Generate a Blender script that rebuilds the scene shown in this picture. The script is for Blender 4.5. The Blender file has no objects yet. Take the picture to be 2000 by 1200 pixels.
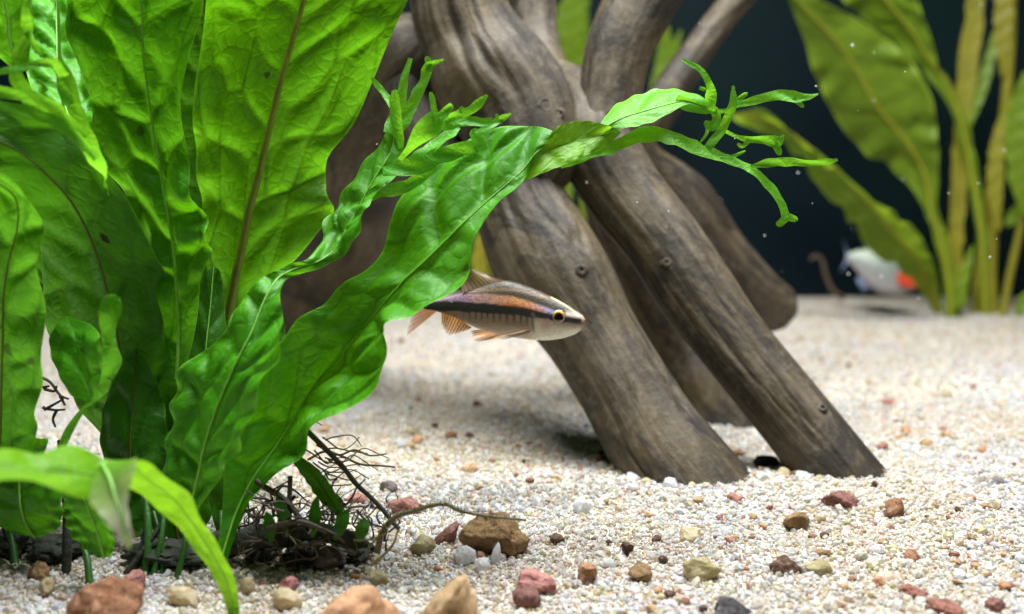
import bpy, math, random
import numpy as np
from mathutils import Vector, Matrix
from mathutils.bvhtree import BVHTree

random.seed(7)
RNG = np.random.default_rng(11)
scene = bpy.context.scene
COL = scene.collection
CM = 0.01                                     # lengths below are in centimetres

# ------------------------------------------------------------------ camera
F_PX = 2144.0                                 # focal length in photo pixels (2000 wide)
CAM_H = 7.0
PITCH = math.atan(250.0 / F_PX)
cam_data = bpy.data.cameras.new('camera')
cam = bpy.data.objects.new('camera', cam_data)
COL.objects.link(cam)
cam.location = (0, 0, CAM_H * CM)
cam.rotation_euler = (math.pi / 2 - PITCH, 0, 0)
cam_data.sensor_width = 36.0
cam_data.lens = 36.0 * F_PX / 2000.0
cam_data.clip_start = 0.005
cam_data.clip_end = 20.0
cam_data.dof.use_dof = True
cam_data.dof.focus_distance = 0.215
cam_data.dof.aperture_fstop = 13.5
scene.camera = cam

# ------------------------------------------------------------------ world and lamps
world = bpy.data.worlds.new('World')
scene.world = world
world.use_nodes = True
bg = world.node_tree.nodes['Background']
bg.inputs[0].default_value = (0.62, 0.78, 1.0, 1)
bg.inputs[1].default_value = 0.03

def area_lamp(name, loc, target, size, size_y, power, color):
    d = bpy.data.lights.new(name, 'AREA')
    d.shape = 'RECTANGLE'; d.size = size; d.size_y = size_y
    d.energy = power; d.color = color
    o = bpy.data.objects.new(name, d)
    COL.objects.link(o)
    o.location = loc
    o.rotation_euler = (Vector(target) - Vector(loc)).to_track_quat('-Z', 'Y').to_euler()
    return o

area_lamp('aquarium_lamp', (0.03, 0.25, 0.40), (0.03, 0.265, 0.0), 0.36, 0.13, 6.4, (0.95, 0.98, 1.0))

scene.view_settings.view_transform = 'Standard'
scene.view_settings.look = 'None'
scene.view_settings.exposure = 0.0
scene.view_settings.gamma = 1.0
scene.cycles.use_denoising = True
scene.cycles.max_bounces = 6
scene.cycles.transparent_max_bounces = 12
scene.cycles.sample_clamp_indirect = 6.0
scene.cycles.caustics_reflective = False
scene.cycles.caustics_refractive = False

# ------------------------------------------------------------------ helpers
SP, CP = math.sin(PITCH), math.cos(PITCH)

def at(px, py, d):
    """photo pixel + distance along the lens axis (cm) -> place in the tank (cm)"""
    X = (px - 1000.0) / F_PX * d
    Y = -(py - 600.0) / F_PX * d
    return np.array([X, d * CP + Y * SP, CAM_H - d * SP + Y * CP])

def at_n(px, py, d):
    px = np.asarray(px, float); py = np.asarray(py, float); d = np.asarray(d, float)
    X = (px - 1000.0) / F_PX * d
    Y = -(py - 600.0) / F_PX * d
    return np.stack([X, d * CP + Y * SP, CAM_H - d * SP + Y * CP], -1)

def ground_depth(px, py, z=0.0):
    k = SP + (py - 600.0) / F_PX * CP
    return (CAM_H - z) / k

def px_cm(d):
    return d / F_PX

def _hash(ix, iy, iz):
    n = (ix.astype(np.int64) * 374761393 + iy.astype(np.int64) * 668265263 + iz.astype(np.int64) * 2147483647)
    n = (n ^ (n >> 13)) * 1274126177
    n = n ^ (n >> 16)
    return (n & 0xFFFF) / 32767.5 - 1.0

def vnoise(p):
    p = np.asarray(p, float)
    i = np.floor(p); f = p - i
    f = f * f * (3 - 2 * f)
    i = i.astype(np.int64)
    x, y, z = i[..., 0], i[..., 1], i[..., 2]
    def c(a, b, e): return _hash(x + a, y + b, z + e)
    fx, fy, fz = f[..., 0], f[..., 1], f[..., 2]
    a = c(0,0,0) * (1-fx) + c(1,0,0) * fx
    b = c(0,1,0) * (1-fx) + c(1,1,0) * fx
    e = c(0,0,1) * (1-fx) + c(1,0,1) * fx
    g = c(0,1,1) * (1-fx) + c(1,1,1) * fx
    return (a * (1-fy) + b * fy) * (1-fz) + (e * (1-fy) + g * fy) * fz

def fbm(p, o=4):
    p = np.asarray(p, float); s = 0; a = 1.0; t = 0
    for k in range(o):
        s = s + a * vnoise(p * (2.03 ** k) + 17.3 * k); t += a; a *= 0.5
    return s / t

def lerp(a, b, t): return a * (1 - t[..., None]) + np.asarray(b) * t[..., None]
def smooth(a, b, x): t = np.clip((x - a) / (b - a), 0, 1); return t * t * (3 - 2 * t)

def cell_edge(a, b, seed=0.0):
    """second minus first distance in a jittered grid: 0 on the cell walls"""
    a = np.asarray(a, float); b = np.asarray(b, float)
    ia, ib = np.floor(a).astype(np.int64), np.floor(b).astype(np.int64)
    f1 = np.full(a.shape, 9.0); f2 = np.full(a.shape, 9.0); sd = np.full(a.shape, int(seed * 10), np.int64)
    for i in (-2, -1, 0, 1, 2):
        for j in (-2, -1, 0, 1, 2):
            x, y = ia + i, ib + j
            px = x + 0.5 + 0.36 * _hash(x, y, sd); py = y + 0.5 + 0.36 * _hash(x, y, sd + 77)
            d = np.hypot(a - px, b - py)
            f2 = np.where(d < f1, f1, np.minimum(f2, d)); f1 = np.minimum(f1, d)
    return f2 - f1

def catmull(P, n):
    """P (k, m) control rows -> n rows on a smooth curve through them"""
    P = np.asarray(P, float); k = len(P)
    if k == 2:
        t = np.linspace(0, 1, n)[:, None]
        return P[0] * (1 - t) + P[1] * t
    E = np.vstack([2 * P[0] - P[1], P, 2 * P[-1] - P[-2]])
    t = np.linspace(0, k - 1, n); i = np.minimum(t.astype(int), k - 2); f = (t - i)[:, None]
    p0, p1, p2, p3 = E[i], E[i+1], E[i+2], E[i+3]
    return 0.5 * (2*p1 + (p2-p0)*f + (2*p0-5*p1+4*p2-p3)*f**2 + (3*p1-p0-3*p2+p3)*f**3)

def mesh_obj(name, verts, faces, mat, parent=None, smooth=True, cols=None, uvs=None):
    """verts in cm. cols: per-vertex rgb 'col'. uvs: dict name -> per-vertex (u, v)"""
    verts = np.asarray(verts, float)
    me = bpy.data.meshes.new(name)
    if isinstance(faces, np.ndarray):
        nf, k = faces.shape
        me.vertices.add(len(verts)); me.vertices.foreach_set('co', (verts * CM).astype(np.float32).ravel())
        me.loops.add(nf * k); me.loops.foreach_set('vertex_index', faces.astype(np.int32).ravel())
        me.polygons.add(nf); me.polygons.foreach_set('loop_start', np.arange(0, nf * k, k, dtype=np.int32))
        me.update(calc_edges=True)
        lv = faces.ravel()
    else:
        me.from_pydata((verts * CM).tolist(), [], faces)
        me.update()
        lv = np.array([v for f in faces for v in f])
    me.polygons.foreach_set('use_smooth', np.full(len(me.polygons), smooth))
    if uvs:
        for nme, uv in uvs.items():
            layer = me.uv_layers.new(name=nme)
            layer.data.foreach_set('uv', np.asarray(uv, np.float32)[lv].ravel())
    if cols is not None:
        a = me.color_attributes.new('col', 'FLOAT_COLOR', 'POINT')
        c4 = np.ones((len(verts), 4), np.float32); c4[:, :3] = cols
        a.data.foreach_set('color', c4.ravel())
    if mat: me.materials.append(mat)
    o = bpy.data.objects.new(name, me)
    COL.objects.link(o)
    if parent: o.parent = parent
    return o

def tag(o, label=None, cat=None, group=None, kind=None):
    if label: o['label'] = label
    if cat: o['category'] = cat
    if group: o['group'] = group
    if kind: o['kind'] = kind
    return o

def empty(name, loc_cm):
    o = bpy.data.objects.new(name, None)
    o.empty_display_size = 0.01
    COL.objects.link(o)
    o['base'] = [float(v) for v in loc_cm]
    return o

def settle(root):
    """move a thing's Empty to its base without moving its parts"""
    b = Vector(root['base']) * CM
    for ch in root.children:
        ch.matrix_parent_inverse = Matrix.Translation(-b)
    root.location = b
    del root['base']

def grid_faces(n, m, closed=False):
    i = np.arange(n - 1)[:, None]; j = np.arange(m if closed else m - 1)[None, :]
    j2 = (j + 1) % m
    a = i * m + j; b = i * m + j2; c = (i + 1) * m + j2; d = (i + 1) * m + j
    return np.stack([a, b, c, d], -1).reshape(-1, 4)

# ------------------------------------------------------------------ node helpers
class NT:
    def __init__(s, name):
        s.m = bpy.data.materials.new(name); s.m.use_nodes = True
        s.t = s.m.node_tree; s.t.nodes.clear()
        s.out = s.t.nodes.new('ShaderNodeOutputMaterial')
    def n(s, typ, ins=None, **kw):
        nd = s.t.nodes.new(typ)
        for k, v in kw.items(): setattr(nd, k, v)
        for k, v in (ins or {}).items():
            if isinstance(v, bpy.types.NodeSocket): s.t.links.new(v, nd.inputs[k])
            else:
                if isinstance(v, tuple) and len(v) == 3 and nd.inputs[k].type == 'RGBA': v = v + (1,)
                nd.inputs[k].default_value = v
        return nd
    def mix(s, fac, a, b, mode='MIX'):
        nd = s.n('ShaderNodeMix', data_type='RGBA', blend_type=mode)
        for idx, v in ((0, fac), (6, a), (7, b)):
            if isinstance(v, bpy.types.NodeSocket): s.t.links.new(v, nd.inputs[idx])
            else: nd.inputs[idx].default_value = v + (1,) if isinstance(v, tuple) and len(v) == 3 else v
        return nd.outputs[2]
    def math(s, op, a, b=None, c=None, clamp=False):
        nd = s.n('ShaderNodeMath', operation=op, use_clamp=clamp)
        for i, v in enumerate((a, b, c)):
            if v is None: continue
            if isinstance(v, bpy.types.NodeSocket): s.t.links.new(v, nd.inputs[i])
            else: nd.inputs[i].default_value = v
        return nd.outputs[0]
    def ramp(s, fac, stops, interp='LINEAR'):
        nd = s.n('ShaderNodeValToRGB', {'Fac': fac})
        nd.color_ramp.interpolation = interp
        e = nd.color_ramp.elements
        while len(e) < len(stops): e.new(0.5)
        for el, (p, c) in zip(e, stops):
            el.position = p; el.color = (c if isinstance(c, tuple) else (c, c, c)) + (1,)
        return nd.outputs[0]
    def noise(s, vec, scale, detail=4, rough=0.55, dist=0.0):
        return s.n('ShaderNodeTexNoise', {'Vector': vec, 'Scale': scale, 'Detail': detail, 'Roughness': rough, 'Distortion': dist}).outputs[0]
    def done(s, shader):
        s.t.links.new(shader, s.out.inputs[0]); return s.m

def leaf_material(name, deep, fresh, glow, vein, cell=2.3, trans=0.42, rough=0.44, spots=0.0, bump=0.55, vein_mix=0.5):
    """cm UV: x across, y along the leaf in cm; rel UV: u 0..1 across"""
    t = NT(name)
    uv = t.n('ShaderNodeUVMap', uv_map='cm').outputs[0]
    rel = t.n('ShaderNodeUVMap', uv_map='rel').outputs[0]
    sep = t.n('ShaderNodeSeparateXYZ', {0: uv}); x, y = sep.outputs[0], sep.outputs[1]
    u = t.n('ShaderNodeSeparateXYZ', {0: rel}).outputs[0]
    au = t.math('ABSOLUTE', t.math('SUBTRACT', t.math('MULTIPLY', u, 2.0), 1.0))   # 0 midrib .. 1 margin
    n1 = t.noise(uv, 0.9, 3); n2 = t.noise(uv, 6.0, 5, 0.6); n3 = t.noise(uv, 30.0, 3)
    wob = t.n('ShaderNodeVectorMath', {0: uv, 1: t.n('ShaderNodeVectorMath', {0: t.n('ShaderNodeTexNoise', {'Vector': uv, 'Scale': 2.2, 'Detail': 2.0}).outputs[1], 1: (0.35, 0.35, 0.0)}, operation='MULTIPLY').outputs[0]}, operation='ADD').outputs[0]
    vor = t.n('ShaderNodeSeparateXYZ', {0: t.n('ShaderNodeUVMap', uv_map='cell').outputs[0]}).outputs[0]     # distance from the nearest side vein
    vor2 = t.n('ShaderNodeTexVoronoi', {'Vector': wob, 'Scale': cell * 1.6, 'Randomness': 1.0}, feature='DISTANCE_TO_EDGE').outputs[0]
    big = t.ramp(vor, [(0.0, 1.0), (0.05, 0.5), (0.11, 0.0)])
    small = t.ramp(vor2, [(0.0, 1.0), (0.04, 0.1), (0.09, 0.0)])
    veins = t.math('MAXIMUM', big, t.math('MULTIPLY', small, 0.55))
    veins = t.math('MULTIPLY', veins, t.ramp(n1, [(0.30, 0.35), (0.60, 1.0)]))
    c = t.mix(t.ramp(n1, [(0.3, 0.0), (0.7, 1.0)]), deep, fresh)
    c = t.mix(t.math('MULTIPLY', t.ramp(n2, [(0.35, 0.0), (0.75, 1.0)]), 0.35), c, tuple(v * 0.62 for v in deep))
    c = t.mix(t.math('MULTIPLY', veins, vein_mix), c, vein)
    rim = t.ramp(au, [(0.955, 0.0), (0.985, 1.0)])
    c = t.mix(t.math('MULTIPLY', rim, 0.45), c, tuple(min(1, v * 1.5 + 0.02) for v in glow))  # paler leaf margin, with rim light along the edge painted into the colour
    if spots > 0:
        sv = t.n('ShaderNodeTexVoronoi', {'Vector': wob, 'Scale': 1.1, 'Randomness': 1.0}, feature='F1').outputs[0]
        sm = t.ramp(t.math('ADD', sv, t.math('MULTIPLY', n2, 0.05)), [(0.10, spots), (0.135, 0.0)])
        c = t.mix(sm, c, (0.035, 0.03, 0.008))
    h = t.math('ADD', t.math('MULTIPLY', t.ramp(vor, [(0.0, 0.0), (0.5, 1.0)], 'EASE'), 0.5),
               t.math('ADD', t.math('MULTIPLY', t.ramp(vor2, [(0.0, 0.0), (0.25, 1.0)], 'EASE'), 0.10), t.math('MULTIPLY', n1, 0.3)))
    h = t.math('ADD', h, t.math('MULTIPLY', n3, 0.10))
    bmp = t.n('ShaderNodeBump', {'Height': h, 'Strength': bump, 'Distance': 0.0014}).outputs[0]
    pr = t.n('ShaderNodeBsdfPrincipled', {'Base Color': c, 'Roughness': t.ramp(n2, [(0.3, rough - 0.06), (0.7, rough + 0.14)]), 'Normal': bmp,
                                          'Specular IOR Level': 0.3}).outputs[0]
    g = t.mix(t.math('MULTIPLY', veins, min(1.0, vein_mix * 1.3)), glow, tuple(v * 0.35 for v in glow))
    g = t.mix(t.math('MULTIPLY', t.ramp(n2, [(0.35, 0.0), (0.75, 1.0)]), 0.4), g, tuple(v * 0.55 for v in glow))
    if spots > 0: g = t.mix(sm, g, (0.02, 0.01, 0.0))
    tr = t.n('ShaderNodeBsdfTranslucent', {'Color': g, 'Normal': bmp}).outputs[0]
    mx = t.n('ShaderNodeMixShader', {0: trans, 1: pr, 2: tr}).outputs[0]
    return t.done(mx)

M = {}
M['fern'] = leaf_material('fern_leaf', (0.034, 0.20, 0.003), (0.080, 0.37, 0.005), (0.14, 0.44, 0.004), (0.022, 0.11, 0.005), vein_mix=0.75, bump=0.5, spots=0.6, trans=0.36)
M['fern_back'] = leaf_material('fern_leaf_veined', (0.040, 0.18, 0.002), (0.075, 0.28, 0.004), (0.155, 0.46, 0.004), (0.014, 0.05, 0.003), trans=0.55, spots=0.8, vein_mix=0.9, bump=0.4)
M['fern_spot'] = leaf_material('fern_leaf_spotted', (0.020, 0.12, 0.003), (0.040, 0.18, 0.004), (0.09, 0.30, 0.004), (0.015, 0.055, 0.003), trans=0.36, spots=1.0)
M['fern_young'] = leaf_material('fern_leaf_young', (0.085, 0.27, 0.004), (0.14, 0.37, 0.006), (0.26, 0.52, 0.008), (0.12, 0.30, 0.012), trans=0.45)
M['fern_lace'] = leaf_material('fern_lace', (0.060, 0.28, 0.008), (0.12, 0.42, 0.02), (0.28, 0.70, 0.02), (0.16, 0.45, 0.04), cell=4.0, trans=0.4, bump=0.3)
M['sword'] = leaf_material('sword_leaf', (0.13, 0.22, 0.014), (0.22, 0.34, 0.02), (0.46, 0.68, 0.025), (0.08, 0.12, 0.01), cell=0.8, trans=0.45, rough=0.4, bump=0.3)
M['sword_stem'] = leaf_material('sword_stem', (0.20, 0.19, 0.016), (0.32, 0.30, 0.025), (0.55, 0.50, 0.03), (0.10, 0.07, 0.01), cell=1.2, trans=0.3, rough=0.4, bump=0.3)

def plain(name, base, var, rough=0.5, scale=900.0, bump=0.3, dist=0.0006, spec=0.5, trans=0.0, stretch=None):
    t = NT(name)
    co = t.n('ShaderNodeNewGeometry').outputs['Position']
    if stretch: co = t.n('ShaderNodeMapping', {'Vector': co, 'Scale': stretch}).outputs[0]
    n1 = t.noise(co, scale, 5, 0.6); n2 = t.noise(co, scale * 0.23, 3)
    c = t.mix(t.ramp(n1, [(0.3, 0.0), (0.7, 1.0)]), base, var)
    c = t.mix(t.math('MULTIPLY', t.ramp(n2, [(0.4, 0.0), (0.65, 1.0)]), 0.5), c, tuple(0.55 * (a + b) * 0.6 for a, b in zip(base, var)))
    bmp = t.n('ShaderNodeBump', {'Height': n1, 'Strength': bump, 'Distance': dist}).outputs[0]
    sh = t.n('ShaderNodeBsdfPrincipled', {'Base Color': c, 'Roughness': rough, 'Normal': bmp, 'Specular IOR Level': spec}).outputs[0]
    if trans > 0:
        tr = t.n('ShaderNodeBsdfTranslucent', {'Color': c}).outputs[0]
        sh = t.n('ShaderNodeMixShader', {0: trans, 1: sh, 2: tr}).outputs[0]
    return t.done(sh)

M['rib_brown'] = plain('rib_brown', (0.20, 0.26, 0.018), (0.28, 0.33, 0.03), 0.4, 1200, trans=0.4)
M['rib_green'] = plain('rib_green', (0.20, 0.52, 0.05), (0.28, 0.62, 0.09), 0.35, 1200, trans=0.12)
M['rib_dark'] = plain('rib_dark', (0.10, 0.11, 0.010), (0.15, 0.15, 0.015), 0.45, 1200, trans=0.4)
M['stalk'] = plain('stalk', (0.03, 0.12, 0.015), (0.05, 0.17, 0.03), 0.4, 1200, trans=0.2)
M['root'] = plain('root', (0.020, 0.015, 0.008), (0.055, 0.042, 0.018), 0.6, 1500)
M['root_olive'] = plain('root_olive', (0.07, 0.055, 0.012), (0.13, 0.10, 0.022), 0.5, 1500)
M['rhizome'] = plain('rhizome', (0.007, 0.010, 0.005), (0.022, 0.028, 0.011), 0.7, 900, bump=1.0)
def wither_material():
    t = NT('withered_tip')
    rel = t.n('ShaderNodeUVMap', uv_map='rel').outputs[0]; uv = t.n('ShaderNodeUVMap', uv_map='cm').outputs[0]
    sp = t.n('ShaderNodeSeparateXYZ', {0: rel})
    n = t.noise(uv, 3.0, 4)
    f = t.math('ADD', sp.outputs[1], t.math('MULTIPLY', t.math('SUBTRACT', n, 0.5), 0.7))
    c = t.ramp(f, [(0.0, (0.13, 0.34, 0.01)), (0.5, (0.28, 0.38, 0.14)), (0.8, (0.42, 0.45, 0.34)), (1.0, (0.40, 0.30, 0.20))])
    pr = t.n('ShaderNodeBsdfPrincipled', {'Base Color': c, 'Roughness': 0.3}).outputs[0]
    tr = t.n('ShaderNodeBsdfTranslucent', {'Color': c}).outputs[0]
    m1 = t.n('ShaderNodeMixShader', {0: 0.5, 1: pr, 2: tr}).outputs[0]
    return t.done(t.n('ShaderNodeMixShader', {0: 0.03, 1: m1, 2: t.n('ShaderNodeBsdfTransparent').outputs[0]}).outputs[0])
M['wither'] = wither_material()

# ------------------------------------------------------------------ sand
def sand_z(x, y):
    x = np.asarray(x, float); y = np.asarray(y, float)
    p = np.stack([x * 0.16, y * 0.16, np.zeros_like(x)], -1)
    q = np.stack([x * 0.7, y * 0.7, np.zeros_like(x) + 3.0], -1)
    z = 0.30 * vnoise(p) + 0.09 * vnoise(q)
    z = z * np.clip((y - 14) / 8, 0.4, 1)
    z = z + 0.42 * np.exp(-((x - 5.6) / 4.2) ** 2 - ((y - 24.6) / 1.6) ** 2)
    return z

def sand_material():
    t = NT('sand')
    co = t.n('ShaderNodeNewGeometry').outputs['Position']
    v = t.n('ShaderNodeTexVoronoi', {'Vector': co, 'Scale': 900.0, 'Randomness': 1.0}, feature='F1')
    pick = t.n('ShaderNodeSeparateColor', {0: v.outputs[1]}).outputs[0]
    c = t.ramp(pick, [(0.0, (0.58, 0.51, 0.39)), (0.25, (0.62, 0.57, 0.47)), (0.45, (0.64, 0.61, 0.55)), (0.66, (0.58, 0.49, 0.34)), (0.78, (0.58, 0.55, 0.52)),
                      (0.90, (0.55, 0.38, 0.26)), (0.96, (0.42, 0.22, 0.14))], 'CONSTANT')
    n = t.noise(co, 60.0, 4)
    c = t.mix(t.math('MULTIPLY', t.ramp(n, [(0.40, 0.0), (0.7, 1.0)]), 0.30), c, (0.58, 0.47, 0.34))
    bmp = t.n('ShaderNodeBump', {'Height': v.outputs[0], 'Strength': 0.9, 'Distance': 0.0008}, invert=True).outputs[0]
    return t.done(t.n('ShaderNodeBsdfPrincipled', {'Base Color': c, 'Roughness': 0.45, 'Normal': bmp}).outputs[0])
M['sand'] = sand_material()

xs = np.linspace(-75, 75, 260); ys = np.linspace(5, 67, 200)
gx, gy = np.meshgrid(xs, ys)
gv = np.stack([gx, gy, sand_z(gx, gy) - 0.03], -1).reshape(-1, 3)
tag(mesh_obj('sand_bed', gv, grid_faces(200, 260), M['sand']), 'pale cream sand bed of quartz grains', kind='structure')

def back_material():
    t = NT('tank_back')
    co = t.n('ShaderNodeNewGeometry').outputs['Position']
    n = t.noise(co, 9.0, 3)
    c = t.mix(t.ramp(n, [(0.35, 0.0), (0.7, 1.0)]), (0.0020, 0.0070, 0.011), (0.0028, 0.0125, 0.012))
    return t.done(t.n('ShaderNodeBsdfPrincipled', {'Base Color': c, 'Roughness': 0.55, 'Specular IOR Level': 0.08}).outputs[0])
M['back'] = back_material()
bw = np.array([[-75, 66.0, -2], [75, 66.0, -2], [75, 66.0, 45], [-75, 66.0, 45], [-75, 66.6, -2], [75, 66.6, -2], [75, 66.6, 45], [-75, 66.6, 45]], float)
tag(mesh_obj('tank_back_wall', bw, [(0,1,2,3), (5,4,7,6), (4,0,3,7), (1,5,6,2), (3,2,6,7), (4,5,1,0)], M['back'], smooth=False),
    'dark blue-black back pane of the aquarium', kind='structure')

# grains
def ico(sub=0):
    g = (1 + 5 ** 0.5) / 2
    v = [(-1,g,0),(1,g,0),(-1,-g,0),(1,-g,0),(0,-1,g),(0,1,g),(0,-1,-g),(0,1,-g),(g,0,-1),(g,0,1),(-g,0,-1),(-g,0,1)]
    f = [(0,11,5),(0,5,1),(0,1,7),(0,7,10),(0,10,11),(1,5,9),(5,11,4),(11,10,2),(10,7,6),(7,1,8),(3,9,4),(3,4,2),(3,2,6),(3,6,8),(3,8,9),(4,9,5),(2,4,11),(6,2,10),(8,6,7),(9,8,1)]
    v = [np.array(a, float) / np.linalg.norm(a) for a in v]
    for _ in range(sub):
        cache = {}; nf = []
        def mid(a, b):
            k = (min(a, b), max(a, b))
            if k not in cache:
                m = v[a] + v[b]; v.append(m / np.linalg.norm(m)); cache[k] = len(v) - 1
            return cache[k]
        for a, b, c in f:
            ab, bc, ca = mid(a, b), mid(b, c), mid(c, a)
            nf += [(a, ab, ca), (b, bc, ab), (c, ca, bc), (ab, bc, ca)]
        f = nf
    return np.array(v), np.array(f)

def grain_material():
    t = NT('quartz_grains')
    c = t.n('ShaderNodeVertexColor', layer_name='col').outputs[0]
    co = t.n('ShaderNodeNewGeometry').outputs['Position']
    n = t.noise(co, 1800.0, 3)
    c2 = t.mix(t.ramp(n, [(0.35, 0.0), (0.7, 0.35)]), c, (0.74, 0.70, 0.63))
    bmp = t.n('ShaderNodeBump', {'Height': n, 'Strength': 0.4, 'Distance': 0.0002}).outputs[0]
    pr = t.n('ShaderNodeBsdfPrincipled', {'Base Color': c2, 'Roughness': 0.32, 'Normal': bmp, 'Specular IOR Level': 0.5}).outputs[0]
    tr = t.n('ShaderNodeBsdfTranslucent', {'Color': c2}).outputs[0]
    return t.done(t.n('ShaderNodeMixShader', {0: 0.45, 1: pr, 2: tr}).outputs[0])
M['grain'] = grain_material()

PAL = np.array([[.77,.75,.70],[.73,.72,.74],[.81,.80,.78],[.75,.69,.57],[.68,.58,.40],[.70,.54,.39],[.60,.58,.56],[.56,.38,.26],[.52,.27,.20],[.18,.14,.12],[.60,.54,.32]])
PALW = np.array([.25,.13,.15,.18,.08,.055,.06,.022,.013,.004,.045]); PALW = PALW / PALW.sum()

def grains(name, n, py0, py1, smin, smax, label, seed):
    r = np.random.default_rng(seed)
    px = r.uniform(-260, 2260, n)
    d0, d1 = ground_depth(0, py1), ground_depth(0, py0)
    # even on the ground within the wedge, thinned with distance
    u = r.uniform(0, 1, n); d = (d0 ** 1.2 + u * (d1 ** 1.2 - d0 ** 1.2)) ** (1 / 1.2)
    x = (px - 1000) / F_PX * d
    y = d * CP + (d * SP - CAM_H) / CP * SP * -1.0
    y = np.clip(y, 6, 65.5)
    s = smin * (smax / smin) ** (r.beta(1.1, 2.6, n))
    z = sand_z(x, y) + s * r.uniform(-0.55, 0.25, n)
    bv, bf = ico(0); k = len(bv)
    A = r.normal(size=(n, 3, 3)); Q, _ = np.linalg.qr(A)
    ax = np.stack([np.ones(n), r.uniform(0.65, 1.0, n), r.uniform(0.5, 0.9, n)], -1) * s[:, None]
    jit = 1 + r.uniform(-0.22, 0.22, (n, k, 1))
    V = np.einsum('nij,nkj->nki', Q, bv[None] * jit * ax[:, None, :]) + np.stack([x, y, z], -1)[:, None, :]
    Fc = (bf[None] + (np.arange(n) * k)[:, None, None]).reshape(-1, 3)
    ci = r.choice(len(PAL), n, p=PALW)
    c = PAL[ci] * r.uniform(0.80, 1.02, (n, 1)) + r.normal(0, 0.02, (n, 3))
    dr = vnoise(np.stack([x * 0.45, y * 0.30, x * 0], -1))[:, None]; c = c * (1 + dr * np.array([[0.03, -0.01, -0.10]]))
    c = np.clip(np.repeat(c, k, 0), 0.02, 0.9)
    o = mesh_obj(name, V.reshape(-1, 3), Fc, M['grain'], smooth=False, cols=c)
    tag(o, label, 'sand', kind='stuff')
    return o
grains('sand_grains', 80000, 790, 1330, 0.026, 0.15, 'loose coarse quartz sand grains covering the near sand', 3)
grains('fine_sand_grains', 36000, 590, 810, 0.06, 0.15, 'loose pale sand grains covering the sand behind the driftwood', 5)

# ------------------------------------------------------------------ pebbles
def stone_material(name, base, alt, rough=0.7, gloss=0.3, trans=0.0):
    t = NT(name)
    co = t.n('ShaderNodeNewGeometry').outputs['Position']
    n1 = t.noise(co, 350.0, 6, 0.65); n2 = t.noise(co, 1700.0, 4, 0.7); n3 = t.noise(co, 110.0, 3)
    pit = 1.0 if trans == 0 else 0.25
    n0 = t.noise(co, 190.0, 4, 0.6, 0.8)
    c = t.mix(t.ramp(n1, [(0.36, 0.0), (0.66, 1.0)]), base, alt)
    c = t.mix(t.math('MULTIPLY', t.ramp(n0, [(0.36, 1.0), (0.50, 0.0)]), 0.75 * pit), c, tuple(v * 0.38 for v in base))
    c = t.mix(t.math('MULTIPLY', t.ramp(n2, [(0.54, 0.0), (0.66, 1.0)]), 0.85 * pit), c, tuple(v * 0.2 for v in base))
    c = t.mix(t.math('MULTIPLY', t.ramp(n3, [(0.45, 0.0), (0.62, 1.0)]), 0.5), c, tuple(min(1, v * 1.3) for v in alt))
    c = t.mix(t.math('MULTIPLY', t.ramp(t.noise(co, 700.0, 5, 0.7), [(0.58, 0.0), (0.72, 1.0)]), 0.45 * pit), c, (0.52, 0.44, 0.34))
    h = t.math('ADD', n1, t.math('MULTIPLY', n2, 0.5))
    bmp = t.n('ShaderNodeBump', {'Height': h, 'Strength': 0.9, 'Distance': 0.0009}).outputs[0]
    sh = t.n('ShaderNodeBsdfPrincipled', {'Base Color': c, 'Roughness': rough, 'Normal': bmp, 'Specular IOR Level': gloss, 'Transmission Weight': 0.15 if trans else 0.0, 'IOR': 1.25}).outputs[0]
    if trans:
        tr = t.n('ShaderNodeBsdfTranslucent', {'Color': c}).outputs[0]
        sh = t.n('ShaderNodeMixShader', {0: trans, 1: sh, 2: tr}).outputs[0]
    return t.done(sh)
ST = {
 'brown': stone_material('brown_stone', (0.20, 0.115, 0.055), (0.30, 0.19, 0.09)),
 'darkbrown': stone_material('dark_brown_stone', (0.085, 0.050, 0.035), (0.15, 0.09, 0.06)),
 'red': stone_material('red_stone', (0.25, 0.105, 0.075), (0.34, 0.16, 0.12)),
 'pink': stone_material('pink_stone', (0.34, 0.13, 0.115), (0.44, 0.21, 0.18)),
 'purple': stone_material('purple_brown_stone', (0.16, 0.075, 0.065), (0.26, 0.13, 0.10)),
 'orange': stone_material('orange_stone', (0.36, 0.18, 0.09), (0.46, 0.27, 0.15)),
 'tan': stone_material('tan_stone', (0.36, 0.23, 0.11), (0.47, 0.32, 0.18)),
 'rust': stone_material('rust_stone', (0.22, 0.095, 0.05), (0.30, 0.15, 0.085)),
 'grey': stone_material('grey_stone', (0.13, 0.11, 0.11), (0.22, 0.19, 0.18)),
 'slate': stone_material('slate_stone', (0.045, 0.042, 0.045), (0.085, 0.078, 0.078)),
 'olive': stone_material('olive_quartz', (0.46, 0.38, 0.17), (0.60, 0.53, 0.32), 0.28, 0.6, 0.3),
 'clear': stone_material('clear_quartz', (0.80, 0.80, 0.82), (0.88, 0.88, 0.88), 0.15, 0.8, 0.45),
 'honey': stone_material('honey_quartz', (0.62, 0.48, 0.26), (0.74, 0.64, 0.44), 0.25, 0.6, 0.35),
}

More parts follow.
